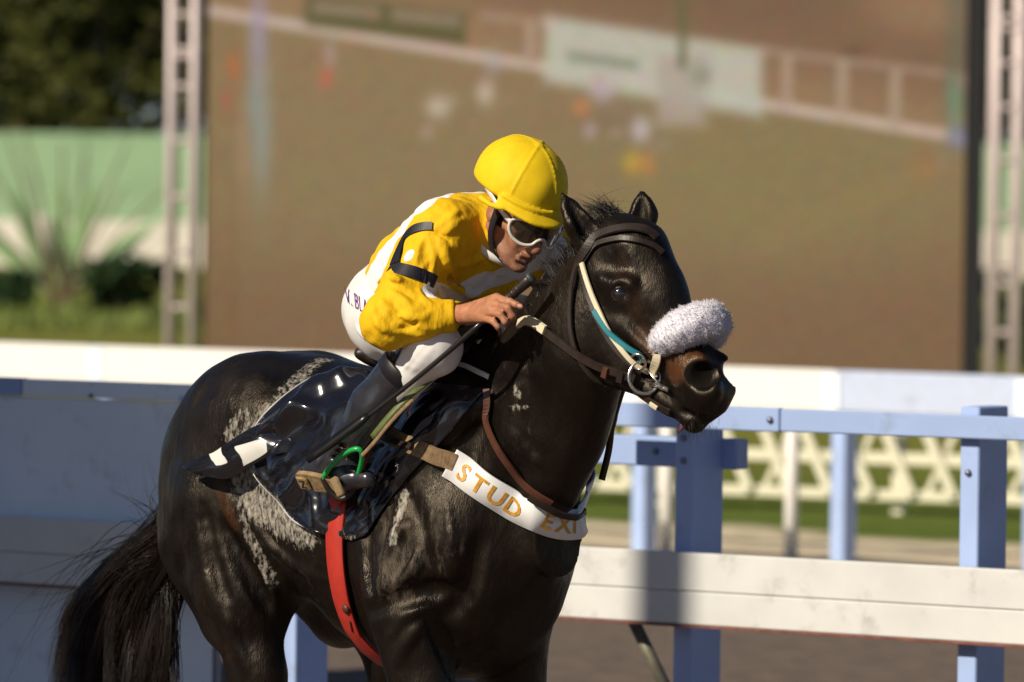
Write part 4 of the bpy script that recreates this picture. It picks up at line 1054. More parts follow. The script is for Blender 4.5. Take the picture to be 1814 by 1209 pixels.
# ---- breeches
def build_breeches():
    G = Grid([-.5, -.45, 1.4], [.32, .42, 1.98], .005, BF, cap=.1)
    for s, H, K, A in ((-1, HIP_R, KN_R, AN_R), (1, HIP_L, KN_L, AN_L)):
        G.cap_(H, K, .108, .070, .05); G.cap_(K, K + (A - K) * .2, .066, .054, .03); G.cap_(K + (A - K) * .2, K + (A - K) * .45, .054, .046, .01)
        G.ell(H + [-.035, 0, .0], [.112, .105, .112], .05)
    G.ell(b_(712, 545, 0.), [.12, .16, .12], .05)
    G.cap_(b_(705, 545, 0.), b_(740, 512, -.03), .115, .12, .05, n=[0, 1, 0], f=1.15)
    p = lambda pts: G.hit(pts)[0]
    for pts in ([(660, 610), (690, 590)], [(700, 650), (730, 610)], [(715, 655), (748, 612)], [(728, 658), (765, 620)], [(632, 580), (650, 600)], [(640, 560), (665, 590)]):
        q, n = G.hit(pts); q = catmull(q - n * .004, 4); R = .008 * np.sin(np.linspace(.2, 2.9, len(q)))
        for i in range(len(q) - 1): G.cap_(q[i], q[i + 1], R[i], R[i + 1], .01)
    V, Q = G.mesh(); n = G.normal(V); V = V + n * (.0016 * vnoise(V, 14, 31))[:, None]
    m = mat('white_breeches', (.80, .77, .76), .5, spec=.4, var=.03, scale=20, bump=.15, bscale=500, bdist=.0006)
    strap = 1 - sstep(.012, .016, dist_poly(V, catmull(p([(722, 590), (712, 612), (700, 636), (692, 655)]), 4)))
    attr_mix(m, 'strap', (.03, .026, .05), .4, .6)
    mesh_obj('breeches', BF.w(V), Q, m, RIDER, cols={'strap': strap})
    return G
RG = build_breeches()

# ---- boots
M_boot = mat('black_boot_leather', (.022, .022, .028), .26, spec=.7, var=.3, scale=30, bump=.25, bscale=30, bdist=.004, coat=.5)
M_sole = mat('tan_sole', (.27, .18, .09), .8, var=.25, scale=40, bump=.3, bscale=80)
def build_boot(s):
    fl = np.array([1, -s, 1])
    q = lambda u, v, ly: b_(u, v, ly) * fl
    G = Grid(np.minimum(q(560, 880, -.44), q(760, 620, -.24)) - [.1, .06, .06], np.maximum(q(560, 880, -.44), q(760, 620, -.24)) + [.1, .06, .06], .004, BF, cap=.08)
    P = [q(712, 664, -.306), q(664, 722, -.332), q(625, 775, -.35), q(598, 812, -.362)]
    G.chain(P, [.066, .064, .051, .041], .02)
    heel, ball, toe = q(560, 836, -.368), q(618, 846, -.355), q(652, 850, -.345)
    G.cap_(P[3], heel, .038, .034, .02); G.cap_(heel, ball, .034, .033, .02); G.cap_(ball, toe, .032, .022, .015); G.cap_(P[3], ball, .036, .03, .02)
    for i in range(3):
        c = P[3] + (P[2] - P[3]) * (.1 + .28 * i)
        G.ell(c + [.03, 0, 0], [.02, .05, .006], .01, mode='sub')
    V, Q = G.mesh(); n = G.normal(V); V = V + n * (.0012 * vnoise(V, 18, 41 + s))[:, None]
    o = mesh_obj('boot', BF.w(V), Q, M_boot, RIDER)
    # cuff at the top
    ax = P[0] - P[1]; ax /= np.linalg.norm(ax)
    c = np.array([P[0] - ax * .012, P[0] - ax * .006, P[0] + ax * .026, P[0] + ax * .032, P[0] + ax * .03])
    mesh_obj('boot_cuff', *tube(BF.w(c), [.064, .0705, .0705, .068, .055], 28), mat('boot_cuff_black', (.012, .01, .014), .45), o)
    # sole: a flat tapering slab under the foot
    sl = (toe - heel); sl /= np.linalg.norm(sl); dn = np.array([-.25, .8 * s, -.55]); dn = dn - sl * (dn @ sl); dn /= np.linalg.norm(dn); sd_ = np.cross(sl, dn)
    out = []
    for t, w in ((-.032, .014), (-.024, .024), (.0, .027), (.03, .027), (.06, .025), (.085, .022), (.10, .012)): out.append((t, w))
    L1 = [heel + sl * t + sd_ * w + dn * .030 for t, w in out]; L2 = [heel + sl * t - sd_ * w + dn * .030 for t, w in out][::-1]
    ring = np.array(L1 + L2); m = len(ring); Vs = np.r_[ring, ring + dn * .014]
    Fc = [tuple(range(m)), tuple(range(2 * m - 1, m - 1, -1))] + [(i, i + m, (i + 1) % m + m, (i + 1) % m) for i in range(m)]
    so = mesh_obj('sole', BF.w(Vs), Fc, M_sole, o, False)
    hb = heel + sl * -.004 + dn * .0485
    mesh_obj('heel_block', *box(BF.w(hb), [.020, .020, .004], BF.M @ np.stack([sl, sd_, dn], 1), .004), M_sole, o, False)
    return G, heel, sl, dn, sd_
BOOT = build_boot(-1)
build_boot(1)

# ---- cap over the helmet
def build_helmet():
    HX, HY = -.030, -.018
    G = Grid(j_(0, 0, .05) - .26, j_(0, 0, .05) + .26, .004, BF, cap=.08)
    G.ell(j_(HX, HY, .058), [.133, .117, .118], 0, JMb)
    # cut below the rim
    pn = JMb @ np.array([-.16, 0, 1.]); pn /= np.linalg.norm(pn); p0 = j_(0, 0, .040)
    def half(X, Y, Z): return ((X - p0[0]) * pn[0] + (Y - p0[1]) * pn[1] + (Z - p0[2]) * pn[2])
    G.fn(half, j_(0, 0, 0) - .3, j_(0, 0, 0) + .3, .012, 'sub')
    def inner(X, Y, Z):
        x, y, z = [JMb[0][i] * (X - ci[0]) + JMb[1][i] * (Y - ci[1]) + JMb[2][i] * (Z - ci[2]) for i in range(3)]
        return (np.sqrt((x / .122) ** 2 + (y / .104) ** 2 + (z / .108) ** 2) - 1) * .1
    ci = j_(HX, HY, .048); G.fn(inner, j_(0, 0, 0) - .3, j_(0, 0, 0) + .3, .004, 'sub')
    # peak
    for i in range(61):
        a = math.radians(-60 + i * 2); L_ = .142 + .022 * math.cos(a * 1.35)
        G.cap_(j_(HX + .005 + .118 * math.cos(a), HY + .106 * math.sin(a), .056), j_(HX + .006 + L_ * math.cos(a), HY + .120 * math.sin(a), .040), .0065, .0045, .006)
    # rolled band over the peak with its little knot
    for i in range(44):
        a, b = [math.radians(-56 + k * 112 / 44) for k in (i, i + 1)]
        G.cap_(j_(HX + .002 + .137 * math.cos(a), HY + .117 * math.sin(a), .062), j_(HX + .002 + .137 * math.cos(b), HY + .117 * math.sin(b), .062), .0055, .0055, .004)
    G.ell(j_(HX + .138, HY + .02, .062), [.006, .005, .009], .003, JMb)
    # crown seams
    for az in (12, 72, 132, 192, 252, 312):
        pr = None
        for t in np.linspace(8, 88, 14):
            a, e = math.radians(az), math.radians(t)
            p = j_(HX + .133 * math.cos(a) * math.cos(e), HY + .117 * math.sin(a) * math.cos(e), .058 + .118 * math.sin(e))
            if pr is not None: G.cap_(pr, p, .0022, .0022, .004)
            pr = p
    G.ell(j_(HX, HY, .176), [.012, .012, .006], .006, JMb)
    for pts in ([(850, 352), (868, 364), (890, 370)],):
        q, n = G.hit(pts); q = catmull(q - n * .003, 4)
        for i in range(len(q) - 1): G.cap_(q[i], q[i + 1], .005, .005, .008)
    V, Q = G.mesh(); n = G.normal(V); V = V + n * (.0007 * vnoise(V, 16, 51))[:, None]
    m = mat('yellow_cap_lycra', (.80, .54, .010), .65, spec=.2, var=.04, scale=40, bump=.12, bscale=26, bdist=.006)
    mesh_obj('helmet', BF.w(V), Q, m, RIDER)
build_helmet()

# ---- goggles and chin strap
def build_goggles():
    Mf = mat('goggle_frame_white', (.72, .68, .62), .4, var=.08, scale=60)
    half = [(0, -.010), (.012, -.017), (.022, -.031), (.045, -.038), (.068, -.030), (.081, -.010), (.080, .012), (.062, .024), (.03, .027), (0, .026)]
    pts = half + [(-y, z) for y, z in half[::-1][1:-1]]
    X = lambda y, z: .1235 - 6.2 * y * y - .25 * max(0, z)
    P = np.array([JO + JM @ np.array([X(y, z), y, z + .002]) for y, z in pts]); P = catmull(P, 5, True)
    fo = mesh_obj('goggles', *tube(P, .0048, 8, True), Mf, RIDER)
    # lens sheet
    hp = catmull(np.array([[0, y, z] for y, z in pts]), 5, True); c = np.array([0, 0, -.004]); rings = [hp]; V = []
    for k in (1., .66, .33):
        for q in hp:
            y, z = q[1] * k, c[2] + (q[2] - c[2]) * k; V.append(JO + JM @ np.array([X(y, z) + .0005, y, z + .002]))
    V.append(JO + JM @ np.array([X(0, 0), 0, -.002])); n = len(hp); Fc = []
    for r in range(2): Fc += [(r * n + i, r * n + (i + 1) % n, (r + 1) * n + (i + 1) % n, (r + 1) * n + i) for i in range(n)]
    Fc += [(2 * n + i, 2 * n + (i + 1) % n, 3 * n) for i in range(n)]
    ml = bpy.data.materials.new('goggle_lens'); ml.use_nodes = True; b = ml.node_tree.nodes['Principled BSDF']
    b.inputs['Base Color'].default_value = (.035, .028, .02, 1); b.inputs['Roughness'].default_value = .08; b.inputs['Alpha'].default_value = .82; b.inputs['Coat Weight'].default_value = .5
    mesh_obj('lens', V, Fc, ml, fo)
    for s in (-1, 1):
        a, m_, e = [JO + JM @ np.array(q) for q in ((.084, s * .082, .006), (.03, s * .100, .018), (-.03, s * .112, .034))]
        P = catmull(np.array([a, m_, e]), 6); N_ = np.tile(JM[:, 1] * s, (len(P), 1)); mesh_obj('strap', *ribbon(P, N_, .014, .003), Mf, fo)
    Mk = mat('chin_strap_black', (.012, .011, .016), .6)
    for s in (-1, 1):
        q = [(.012, s * .085, .02), (.018, s * .082, -.03), (.022, s * .072, -.075), (.035, s * .05, -.115), (.05, s * .018, -.136)]
        P = catmull(np.array([JO + JM @ np.array(x) for x in q]), 6); c = JO + JM @ np.array([0, 0, -.04]); N_ = P - c; N_ /= np.linalg.norm(N_, axis=1)[:, None]
        mesh_obj('chin_strap', *ribbon(P, N_, .020, .003), Mk, RIDER)
build_goggles()

def build_glove():
    G = Grid(b_(905, 583, -.02) - .09, b_(905, 583, -.02) + .09, .004, BF, cap=.05)
    c = b_(904, 582, -.03); G.ell(c, [.03, .03, .026], .01); G.cap_(c, WR_L, .026, .03, .01)
    for i in range(4): G.cap_(c + [.012, -.016 + .0, .016 - .011 * i], c + [.03, -.004, .012 - .011 * i], .009, .008, .004)
    V, Q = G.mesh(); mesh_obj('glove', BF.w(V), Q, mat('white_glove', (.8, .78, .74), .7, bump=.2, bscale=200, bdist=.001), RIDER)
build_glove()

# ================================================================== TACK
M_vinyl = mat('black_vinyl', (.008, .008, .012), .14, spec=.6, var=.2, scale=20, bump=.12, bscale=7, bdist=.006, coat=.6, detail=2)
attr_mix(M_vinyl, 'white', (.72, .70, .66), .4, .6)
attr_mix(M_vinyl, 'foam', (.5, .46, .40), .55, 1.1, (110, 2.6, (1, 1, .6)), .9)
M_strap = mat('dark_leather', (.022, .013, .009), .45, var=.3, scale=40, bump=.2, bscale=120, bdist=.001)
M_brown = mat('brown_leather', (.085, .030, .018), .45, var=.2, scale=40, bump=.2, bscale=120, bdist=.001)
M_tan = mat('tan_webbing', (.22, .14, .07), .8, var=.35, scale=60, bump=.4, bscale=200, bdist=.001)
M_red = mat('red_rubber', (.48, .035, .022), .5, var=.12, scale=25, bump=.1, bscale=80, bdist=.001)
M_wband = mat('white_band', (.80, .79, .80), .5, var=.03, scale=25, bump=.1, bscale=150, bdist=.001)
M_gold = mat('gold_lettering', (.62, .30, .03), .5, var=.25, scale=80)
M_teal = mat('teal_webbing', (.015, .20, .25), .6, var=.15)
M_cream = mat('cream_strap', (.72, .62, .44), .6, var=.08)
M_steel = mat('bit_steel', (.62, .58, .52), .22, 1., var=.1)
M_green = mat('green_stirrup', (.01, .36, .07), .35, var=.1, coat=.3)
M_olive = mat('olive_leather', (.10, .12, .035), .5, var=.3, scale=40)

def lay(grid, pts, off=.006, n=6, taut=False):
    """polyline laid over a surface (taut: bridges hollows like a pulled strap)"""
    uv = catmull(np.array([[u, v, 0] for u, v in pts], float), n)[:, :2]
    p, nn = grid.hit(uv)
    o = BF.l(CAM); d = np.linalg.norm(p - o, axis=1)
    if taut:
        h = d - off; q = h.copy(); q[1:-1] = np.interp(np.arange(1, len(q) - 1), [0, len(q) - 1], [h[0], h[-1]])
        for _ in range(600): q[1:-1] = np.minimum(h[1:-1], .5 * (q[:-2] + q[2:]))
        p = o + (p - o) * (q / d)[:, None]
    else: p = p + nn * off
    for _ in range(3): nn[1:-1] = (nn[:-2] + nn[1:-1] + nn[2:]); nn /= np.linalg.norm(nn, axis=1)[:, None]
    if not taut:
        for _ in range(2): p[1:-1] = .25 * p[:-2] + .5 * p[1:-1] + .25 * p[2:]
    return p, nn
def strap(name, pts, w, t, m, par, grid=None, off=.006, taut=False, n=6):
    p, nn = lay(grid or HG, pts, off, n, taut); v, f = ribbon(p, nn, w, t)
    return mesh_obj(name, BF.w(v), f, m, par, False)
def text_mesh(s, size=1., bold=.012):
    cu = bpy.data.curves.new('lettering', 'FONT'); cu.body = s; cu.size = size; cu.offset = bold; cu.resolution_u = 3; cu.align_x = 'LEFT'
    ob = bpy.data.objects.new('lettering', cu); COL.objects.link(ob)
    me = bpy.data.meshes.new_from_object(ob.evaluated_get(bpy.context.evaluated_depsgraph_get()))
    bm = bmesh.new(); bm.from_mesh(me); bmesh.ops.triangulate(bm, faces=bm.faces[:])
    for _ in range(2):
        lg = [e for e in bm.edges if e.calc_length() > size * .18]
        if lg: bmesh.ops.subdivide_edges(bm, edges=lg, cuts=1); bmesh.ops.triangulate(bm, faces=bm.faces[:])
    V = np.array([v.co[:] for v in bm.verts]); Fc = [[v.index for v in f.verts] for f in bm.faces]; bm.free()
    bpy.data.objects.remove(ob); bpy.data.curves.remove(cu); bpy.data.meshes.remove(me)
    return V, Fc

# ---- saddle cloth
def build_cloth():
    root = empty('saddle_cloth', BF.w([-.3, 0, 1.6]), 'glossy black vinyl saddle cloth with a flapping black and white corner', 'saddle cloth')
    Re = catmull(np.array([(662, 672, 0), (612, 664, 0), (560, 672, 0), (510, 702, 0), (478, 730, 0), (458, 765, 0), (447, 800, 0), (470, 850, 0), (502, 893, 0), (545, 928, 0), (590, 948, 0)], float), 8)[:, :2]
    Fr = catmull(np.array([(862, 690, 0), (848, 706, 0), (826, 730, 0), (800, 762, 0), (775, 792, 0), (748, 822, 0), (718, 856, 0), (694, 888, 0), (672, 920, 0), (655, 945, 0), (628, 958, 0)], float), 8)[:, :2]
    nr = len(Re); nc = 90; t = np.linspace(0, 1, nc)
    uv = (Re[:, None] * (1 - t)[None, :, None] + Fr[:, None] * t[None, :, None]).reshape(-1, 2)
    p, n = HG.hit(uv); S, T = np.meshgrid(np.linspace(0, 1, nr), t, indexing='ij'); S, T = S.ravel(), T.ravel()
    # big drag folds running from the boot to the rear corner, finer crumple elsewhere
    q = p @ np.array([.75, .1, .65])
    f = .004 * np.sin(q * 40 + 3 * T) * sstep(.05, .3, S) * (1 - sstep(.55, .9, T)) + .004 * np.sin(p @ np.array([.5, 0, -.9]) * 90 + 2 * vnoise(p, 3, 60)) * sstep(.2, .6, T) + .002 * vnoise(p, 5, 61)
    ed = np.minimum.reduce([T, 1 - T, 1 - S]) ; off = .010 + np.abs(f) * sstep(0, .06, ed) + .018 * sstep(.12, .0, T) * sstep(.2, .6, S) * (1 + np.sin(S * 30)) * .5
    for ln, A_, w_ in (([(655, 676), (575, 694), (500, 752), (448, 790)], .030, 13), ([(650, 720), (590, 742), (545, 738), (510, 760)], .026, 11), ([(620, 690), (560, 715), (500, 790)], .020, 10), ([(600, 790), (560, 830), (520, 880)], .022, 12), ([(560, 800), (510, 830), (480, 850)], .012, 10), ([(560, 870), (570, 910), (580, 940)], .014, 9), ([(820, 712), (770, 770), (700, 850)], .007, 7), ([(790, 730), (735, 790), (690, 835)], .009, 7), ([(725, 790), (690, 825), (650, 890)], .008, 7)):
        dd = dist_poly(np.c_[uv, 0 * uv[:, 0]], [(a_, b2, 0) for a_, b2 in ln]); off = off + A_ * np.exp(-(dd / w_) ** 2) * sstep(0, .08, ed)
    du, dv = uv[:, 0] - 735, uv[:, 1] - 650; an_, rr_ = np.arctan2(dv, -du), np.hypot(du, dv)
    off = off + .011 * np.sin(an_ * 15 + .006 * rr_) ** 2 * sstep(60, 190, rr_) * (1 - sstep(.55, .75, T)) * sstep(0, .08, ed)
    p0 = p + n * .004; off *= .35 + .65 * sstep(.02, .2, S)
    p = p + n * off[:, None]
    P = p.reshape(nr, nc, 3)
    for _ in range(3): P[1:-1, 1:-1] = .5 * P[1:-1, 1:-1] + .125 * (P[:-2, 1:-1] + P[2:, 1:-1] + P[1:-1, :-2] + P[1:-1, 2:])
    p = P.reshape(-1, 3); far = p * [1, -1, 1]
    I = np.arange(nr * nc).reshape(nr, nc)
    Q = np.stack([I[:-1, :-1], I[1:, :-1], I[1:, 1:], I[:-1, 1:]], -1).reshape(-1, 4)
    br = np.stack([I[0, :-1], I[0, 1:], I[0, 1:] + nr * nc, I[0, :-1] + nr * nc], -1)
    far = p0 * [1, -1, 1]; V = np.r_[p, far]; foam = np.r_[np.maximum(sstep(.86, .99, S), sstep(.1, 0., T) * sstep(.3, .5, S)) * .62, 0 * S]
    o = mesh_obj('cloth', BF.w(V), np.r_[Q, Q[:, ::-1] + nr * nc, br], M_vinyl, root, cols={'white': np.zeros(len(V)), 'foam': foam})
    md = o.modifiers.new('thickness', 'SOLIDIFY'); md.thickness = .0025; md.offset = 0
    rim = P[:, 0]; mesh_obj('piping', *tube(BF.w(rim[4:]), .0024, 6), mat('piping_grey', (.5, .5, .52), .4), root)
    # flapping corner
    A = catmull(np.array([(520, 742, 0), (480, 752, 0), (441, 772, 0), (403, 802, 0), (352, 838, 0)], float), 18)[:, :2]
    Bq = catmull(np.array([(560, 790, 0), (520, 806, 0), (480, 818, 0), (425, 846, 0), (372, 850, 0)], float), 18)[:, :2]
    nr2 = 50; na = len(A); t = np.linspace(0, 1, nr2)
    uv = (A[:, None] * (1 - t)[None, :, None] + Bq[:, None] * t[None, :, None]).reshape(-1, 2)
    p, n = HG.hit(uv); S, T = np.meshgrid(np.linspace(0, 1, na), t, indexing='ij'); S, T = S.ravel(), T.ravel()
    off = .006 + (.024 + .03 * sstep(.15, .8, S) + .024 * np.sin(T * math.pi * .9 + .2) * (1 - .6 * S) + .006 * np.sin(S * 9)) * sstep(.02, .42, S)
    p = p + n * off[:, None]
    u, v = uv[:, 0], uv[:, 1]
    sa = (u - 505) * -.914 + (v - 770) * .406; sb = (u - 505) * .406 + (v - 770) * .914; sa = sa + 3 * np.sin(sb * .12)
    cell = lambda a, b: sstep(a - 2, a + 2, sa) * (1 - sstep(b - 2, b + 2, sa))
    wm = np.maximum(cell(84, 106) * (1 - sstep(8, 12, sb)), cell(22, 64) * sstep(-6, -1, sb + (sa - 40) * .25)) * (1 - sstep(26, 30, sb))
    I = np.arange(na * nr2).reshape(na, nr2); Q = np.stack([I[:-1, :-1], I[1:, :-1], I[1:, 1:], I[:-1, 1:]], -1).reshape(-1, 4)
    o = mesh_obj('cloth_corner', BF.w(p), Q, M_vinyl, root, cols={'white': wm, 'foam': np.zeros(len(p))})
    md = o.modifiers.new('thickness', 'SOLIDIFY'); md.thickness = .0025; md.offset = 0
build_cloth()

# ---- saddle, girth, stirrups
def build_saddle():
    root = empty('racing_saddle', BF.w([-.2, 0, 1.62]), 'small black racing saddle with red girth and green stirrup under the jockey', 'saddle')
    G = Grid([-.5, -.3, 1.4], [.12, .3, 1.8], .006, BF, cap=.08)
    G.ell([-.20, 0, 1.635], [.19, .12, .04], .03); G.ell([-.03, 0, 1.66], [.05, .06, .05], .04); G.ell([-.37, 0, 1.65], [.04, .11, .035], .03)
    V, Q = G.mesh(); mesh_obj('seat', BF.w(V), Q, M_strap, root)
    for s in (-1, 1):
        fl = np.array([1, -s, 1]) * [1, 1, 1]
        pl, nn = lay(HG, [(770, 672), (755, 686), (740, 702), (726, 718)], .018)
        pl = pl * [1, (1 if s < 0 else -1), 1]; nn = nn * [1, (1 if s < 0 else -1), 1]
        v, f = ribbon(pl, nn, np.linspace(.12, .10, len(pl)), .005); mesh_obj('flap', BF.w(v), f, M_strap, root)
    # girth right round the barrel
    a, na = lay(HG, [(606, 886), (600, 940), (602, 1000), (611, 1056), (622, 1092), (632, 1116)], .012)
    x = a[-1][0]; bot = np.array([[x, ly, 0] for ly in np.linspace(a[-1][1] * .75, -a[-1][1] * .75, 7)])
    zs = np.linspace(.8, 1.1, 260)
    for q in bot:
        c = HG.sample(np.stack([np.full(260, q[0]), np.full(260, q[1]), zs], 1)); q[2] = zs[np.argmax(c < 0)] - .012
    nb = np.tile([0, 0, -1.], (7, 1)); P = np.r_[a, bot, a[::-1] * [1, -1, 1]]; N_ = np.r_[na, nb, na[::-1] * [1, -1, 1]]
    v, f = ribbon(P, N_, .066, .006); g = mesh_obj('girth', BF.w(v), f, M_red, root)
    pb, nb = lay(HG, [(623, 1074), (627, 1082)], .019)
    mesh_obj('buckle', *tube(BF.w(np.array([pb[0], pb[0] + nb[0] * .004, pb[0] + nb[0] * .008])), [.014, .013, .005], 12), M_brown, g)
    p2, n2 = lay(HG, [(630, 1094), (634, 1112)], .0192); v, f = ribbon(p2, n2, .006, .002); mesh_obj('slot', BF.w(v), f, M_strap, g)
    # girth straps from the saddle
    strap('girth_strap', [(782, 676), (736, 708), (702, 750), (674, 792), (658, 836)], .024, .004, M_red, root, off=.06)
    strap('girth_strap', [(676, 792), (660, 832), (634, 866), (608, 896)], .034, .004, M_red, root, off=.040)
    # stirrup leathers and irons, both sides
    for s in (-1, 1):
        fl = np.array([1, 1 if s < 0 else -1, 1])
        q = lambda u, v, ly: b_(u, v, ly) * fl
        P = catmull(np.array([q(770, 668, -.27), q(728, 700, -.335), q(690, 738, -.375), q(660, 775, -.392), q(638, 799, -.395)]), 6)
        N_ = np.tile(np.array([.25, -1 if s < 0 else 1, .2]), (len(P), 1)); N_ /= np.linalg.norm(N_, axis=1)[:, None]
        v, f = ribbon(P[:19], N_[:19], .018, .004); mesh_obj('stirrup_leather', BF.w(v), f, M_olive, root)
        v, f = ribbon(P[6:] + [.01, 0, -.012], N_[6:], .012, .004); mesh_obj('stirrup_leather', BF.w(v), f, M_tan, root)
        R_ = catmull(np.array([q(573, 846, -.405), q(588, 824, -.412), q(612, 803, -.412), q(634, 796, -.402), q(642, 808, -.385), q(637, 834, -.365), q(630, 858, -.35)]), 6)
        st = mesh_obj('stirrup', *tube(BF.w(R_), .0072, 10), M_green, root)
        pl = catmull(np.array([q(573, 846, -.405), q(583, 868, -.39), q(602, 884, -.37), q(620, 876, -.355), q(630, 858, -.35)]), 5)
        mesh_obj('tread', *tube(BF.w(pl), .0085, 8), M_strap, st)
        w1 = q(590, 846, -.41); w2 = q(606, 880, -.40)
        tt = w2 - w1; tt /= np.linalg.norm(tt); nn = np.array([.35, -1 if s < 0 else 1, 0.]); nn -= tt * (nn @ tt); nn /= np.linalg.norm(nn); bb = np.cross(tt, nn)
        mesh_obj('tread_pad', *box(BF.w((w1 + w2) / 2), [np.linalg.norm(w2 - w1) / 2, .008, .013], BF.M @ np.stack([tt, nn, bb], 1), .006), M_sole, st)
    strap('wither_pad', [(764, 652), (795, 650), (830, 656), (858, 664), (874, 670)], .014, .004, M_wband, root, off=.014)
build_saddle()

# ---- breastplate with lettering
def build_breastplate():
    root = empty('breastplate', BF.w([.2, -.15, 1.3]), 'white lettered breast band with tan strap and brown neck strap across the chest', 'breastplate')
    strap('side_strap', [(684, 766), (710, 780), (740, 792), (775, 806), (806, 820)], .046, .005, M_tan, root, off=.017)
    strap('keeper', [(668, 772), (690, 778), (715, 786), (742, 793)], .018, .006, M_strap, root, off=.026)
    p, n = lay(HG, [(797, 820), (830, 842), (870, 868), (910, 893), (950, 913), (980, 925), (1004, 929), (1020, 928)], .014, 8)
    far = (p[:24][::-1]) * [1, -1, 1]; fn_ = n[:24][::-1] * [1, -1, 1]
    k = p[:, 1] < .11; pv, nv = p[k], n[k]
    P = np.r_[pv, [(pv[-1] + far[0]) / 2 + [.0, .02, 0]], far]; N_ = np.r_[nv, [(nv[-1] + fn_[0]) / 2], fn_]
    for _ in range(2): P[1:-1] = .25 * P[:-2] + .5 * P[1:-1] + .25 * P[2:]
    v, f = ribbon(P, N_, .080, .005); band = mesh_obj('band', BF.w(v), f, M_wband, root)
    # lettering follows the band
    s = np.r_[0, np.cumsum(np.linalg.norm(np.diff(P, axis=0), axis=1))]
    T = frames_along(P); Sd = np.cross(T, N_); Sd /= np.linalg.norm(Sd, axis=1)[:, None]; Nn = np.cross(Sd, T)
    up = Sd if Sd[5][2] > 0 else -Sd
    def put(txt, s0, size):
        tv, tf = text_mesh(txt, size, .0012); x = s0 + tv[:, 0] * 1.12; y = tv[:, 1] - size * .35
        ip = lambda A: np.stack([np.interp(x, s, A[:, i]) for i in range(3)], 1)
        Q = ip(P) + ip(up) * y[:, None] + ip(Nn) * .0066
        mesh_obj('lettering', BF.w(Q), tf, M_gold, band, False)
    uvs = np.array([proj_(BF.w(q)) for q in P]); s_at = lambda u: float(np.interp(u, uvs[:30, 0], s[:30])) if u < uvs[29, 0] else float(np.interp(u, uvs[:len(pv), 0], s[:len(pv)]))
    put('S', s_at(815), .062); put('T', s_at(838), .062); put('U', s_at(865), .062); put('D', s_at(896), .062)
    put('E', s_at(960), .060); put('X', s_at(984), .060); put('I', s_at(1011), .060)
    strap('neck_strap', [(864, 694), (866, 728), (877, 768), (895, 806), (922, 842), (950, 868), (978, 886)], .020, .005, M_brown, root, off=.016)
    strap('neck_strap', [(946, 873), (968, 886), (988, 898), (1006, 902), (1018, 902)], .020, .006, M_strap, root, off=.028)
def proj_(p):
    q = RC.T @ (np.asarray(p, float) - CAM); return CXP + FPX * q[0] / -q[2], CYP - FPX * q[1] / -q[2]
build_breastplate()

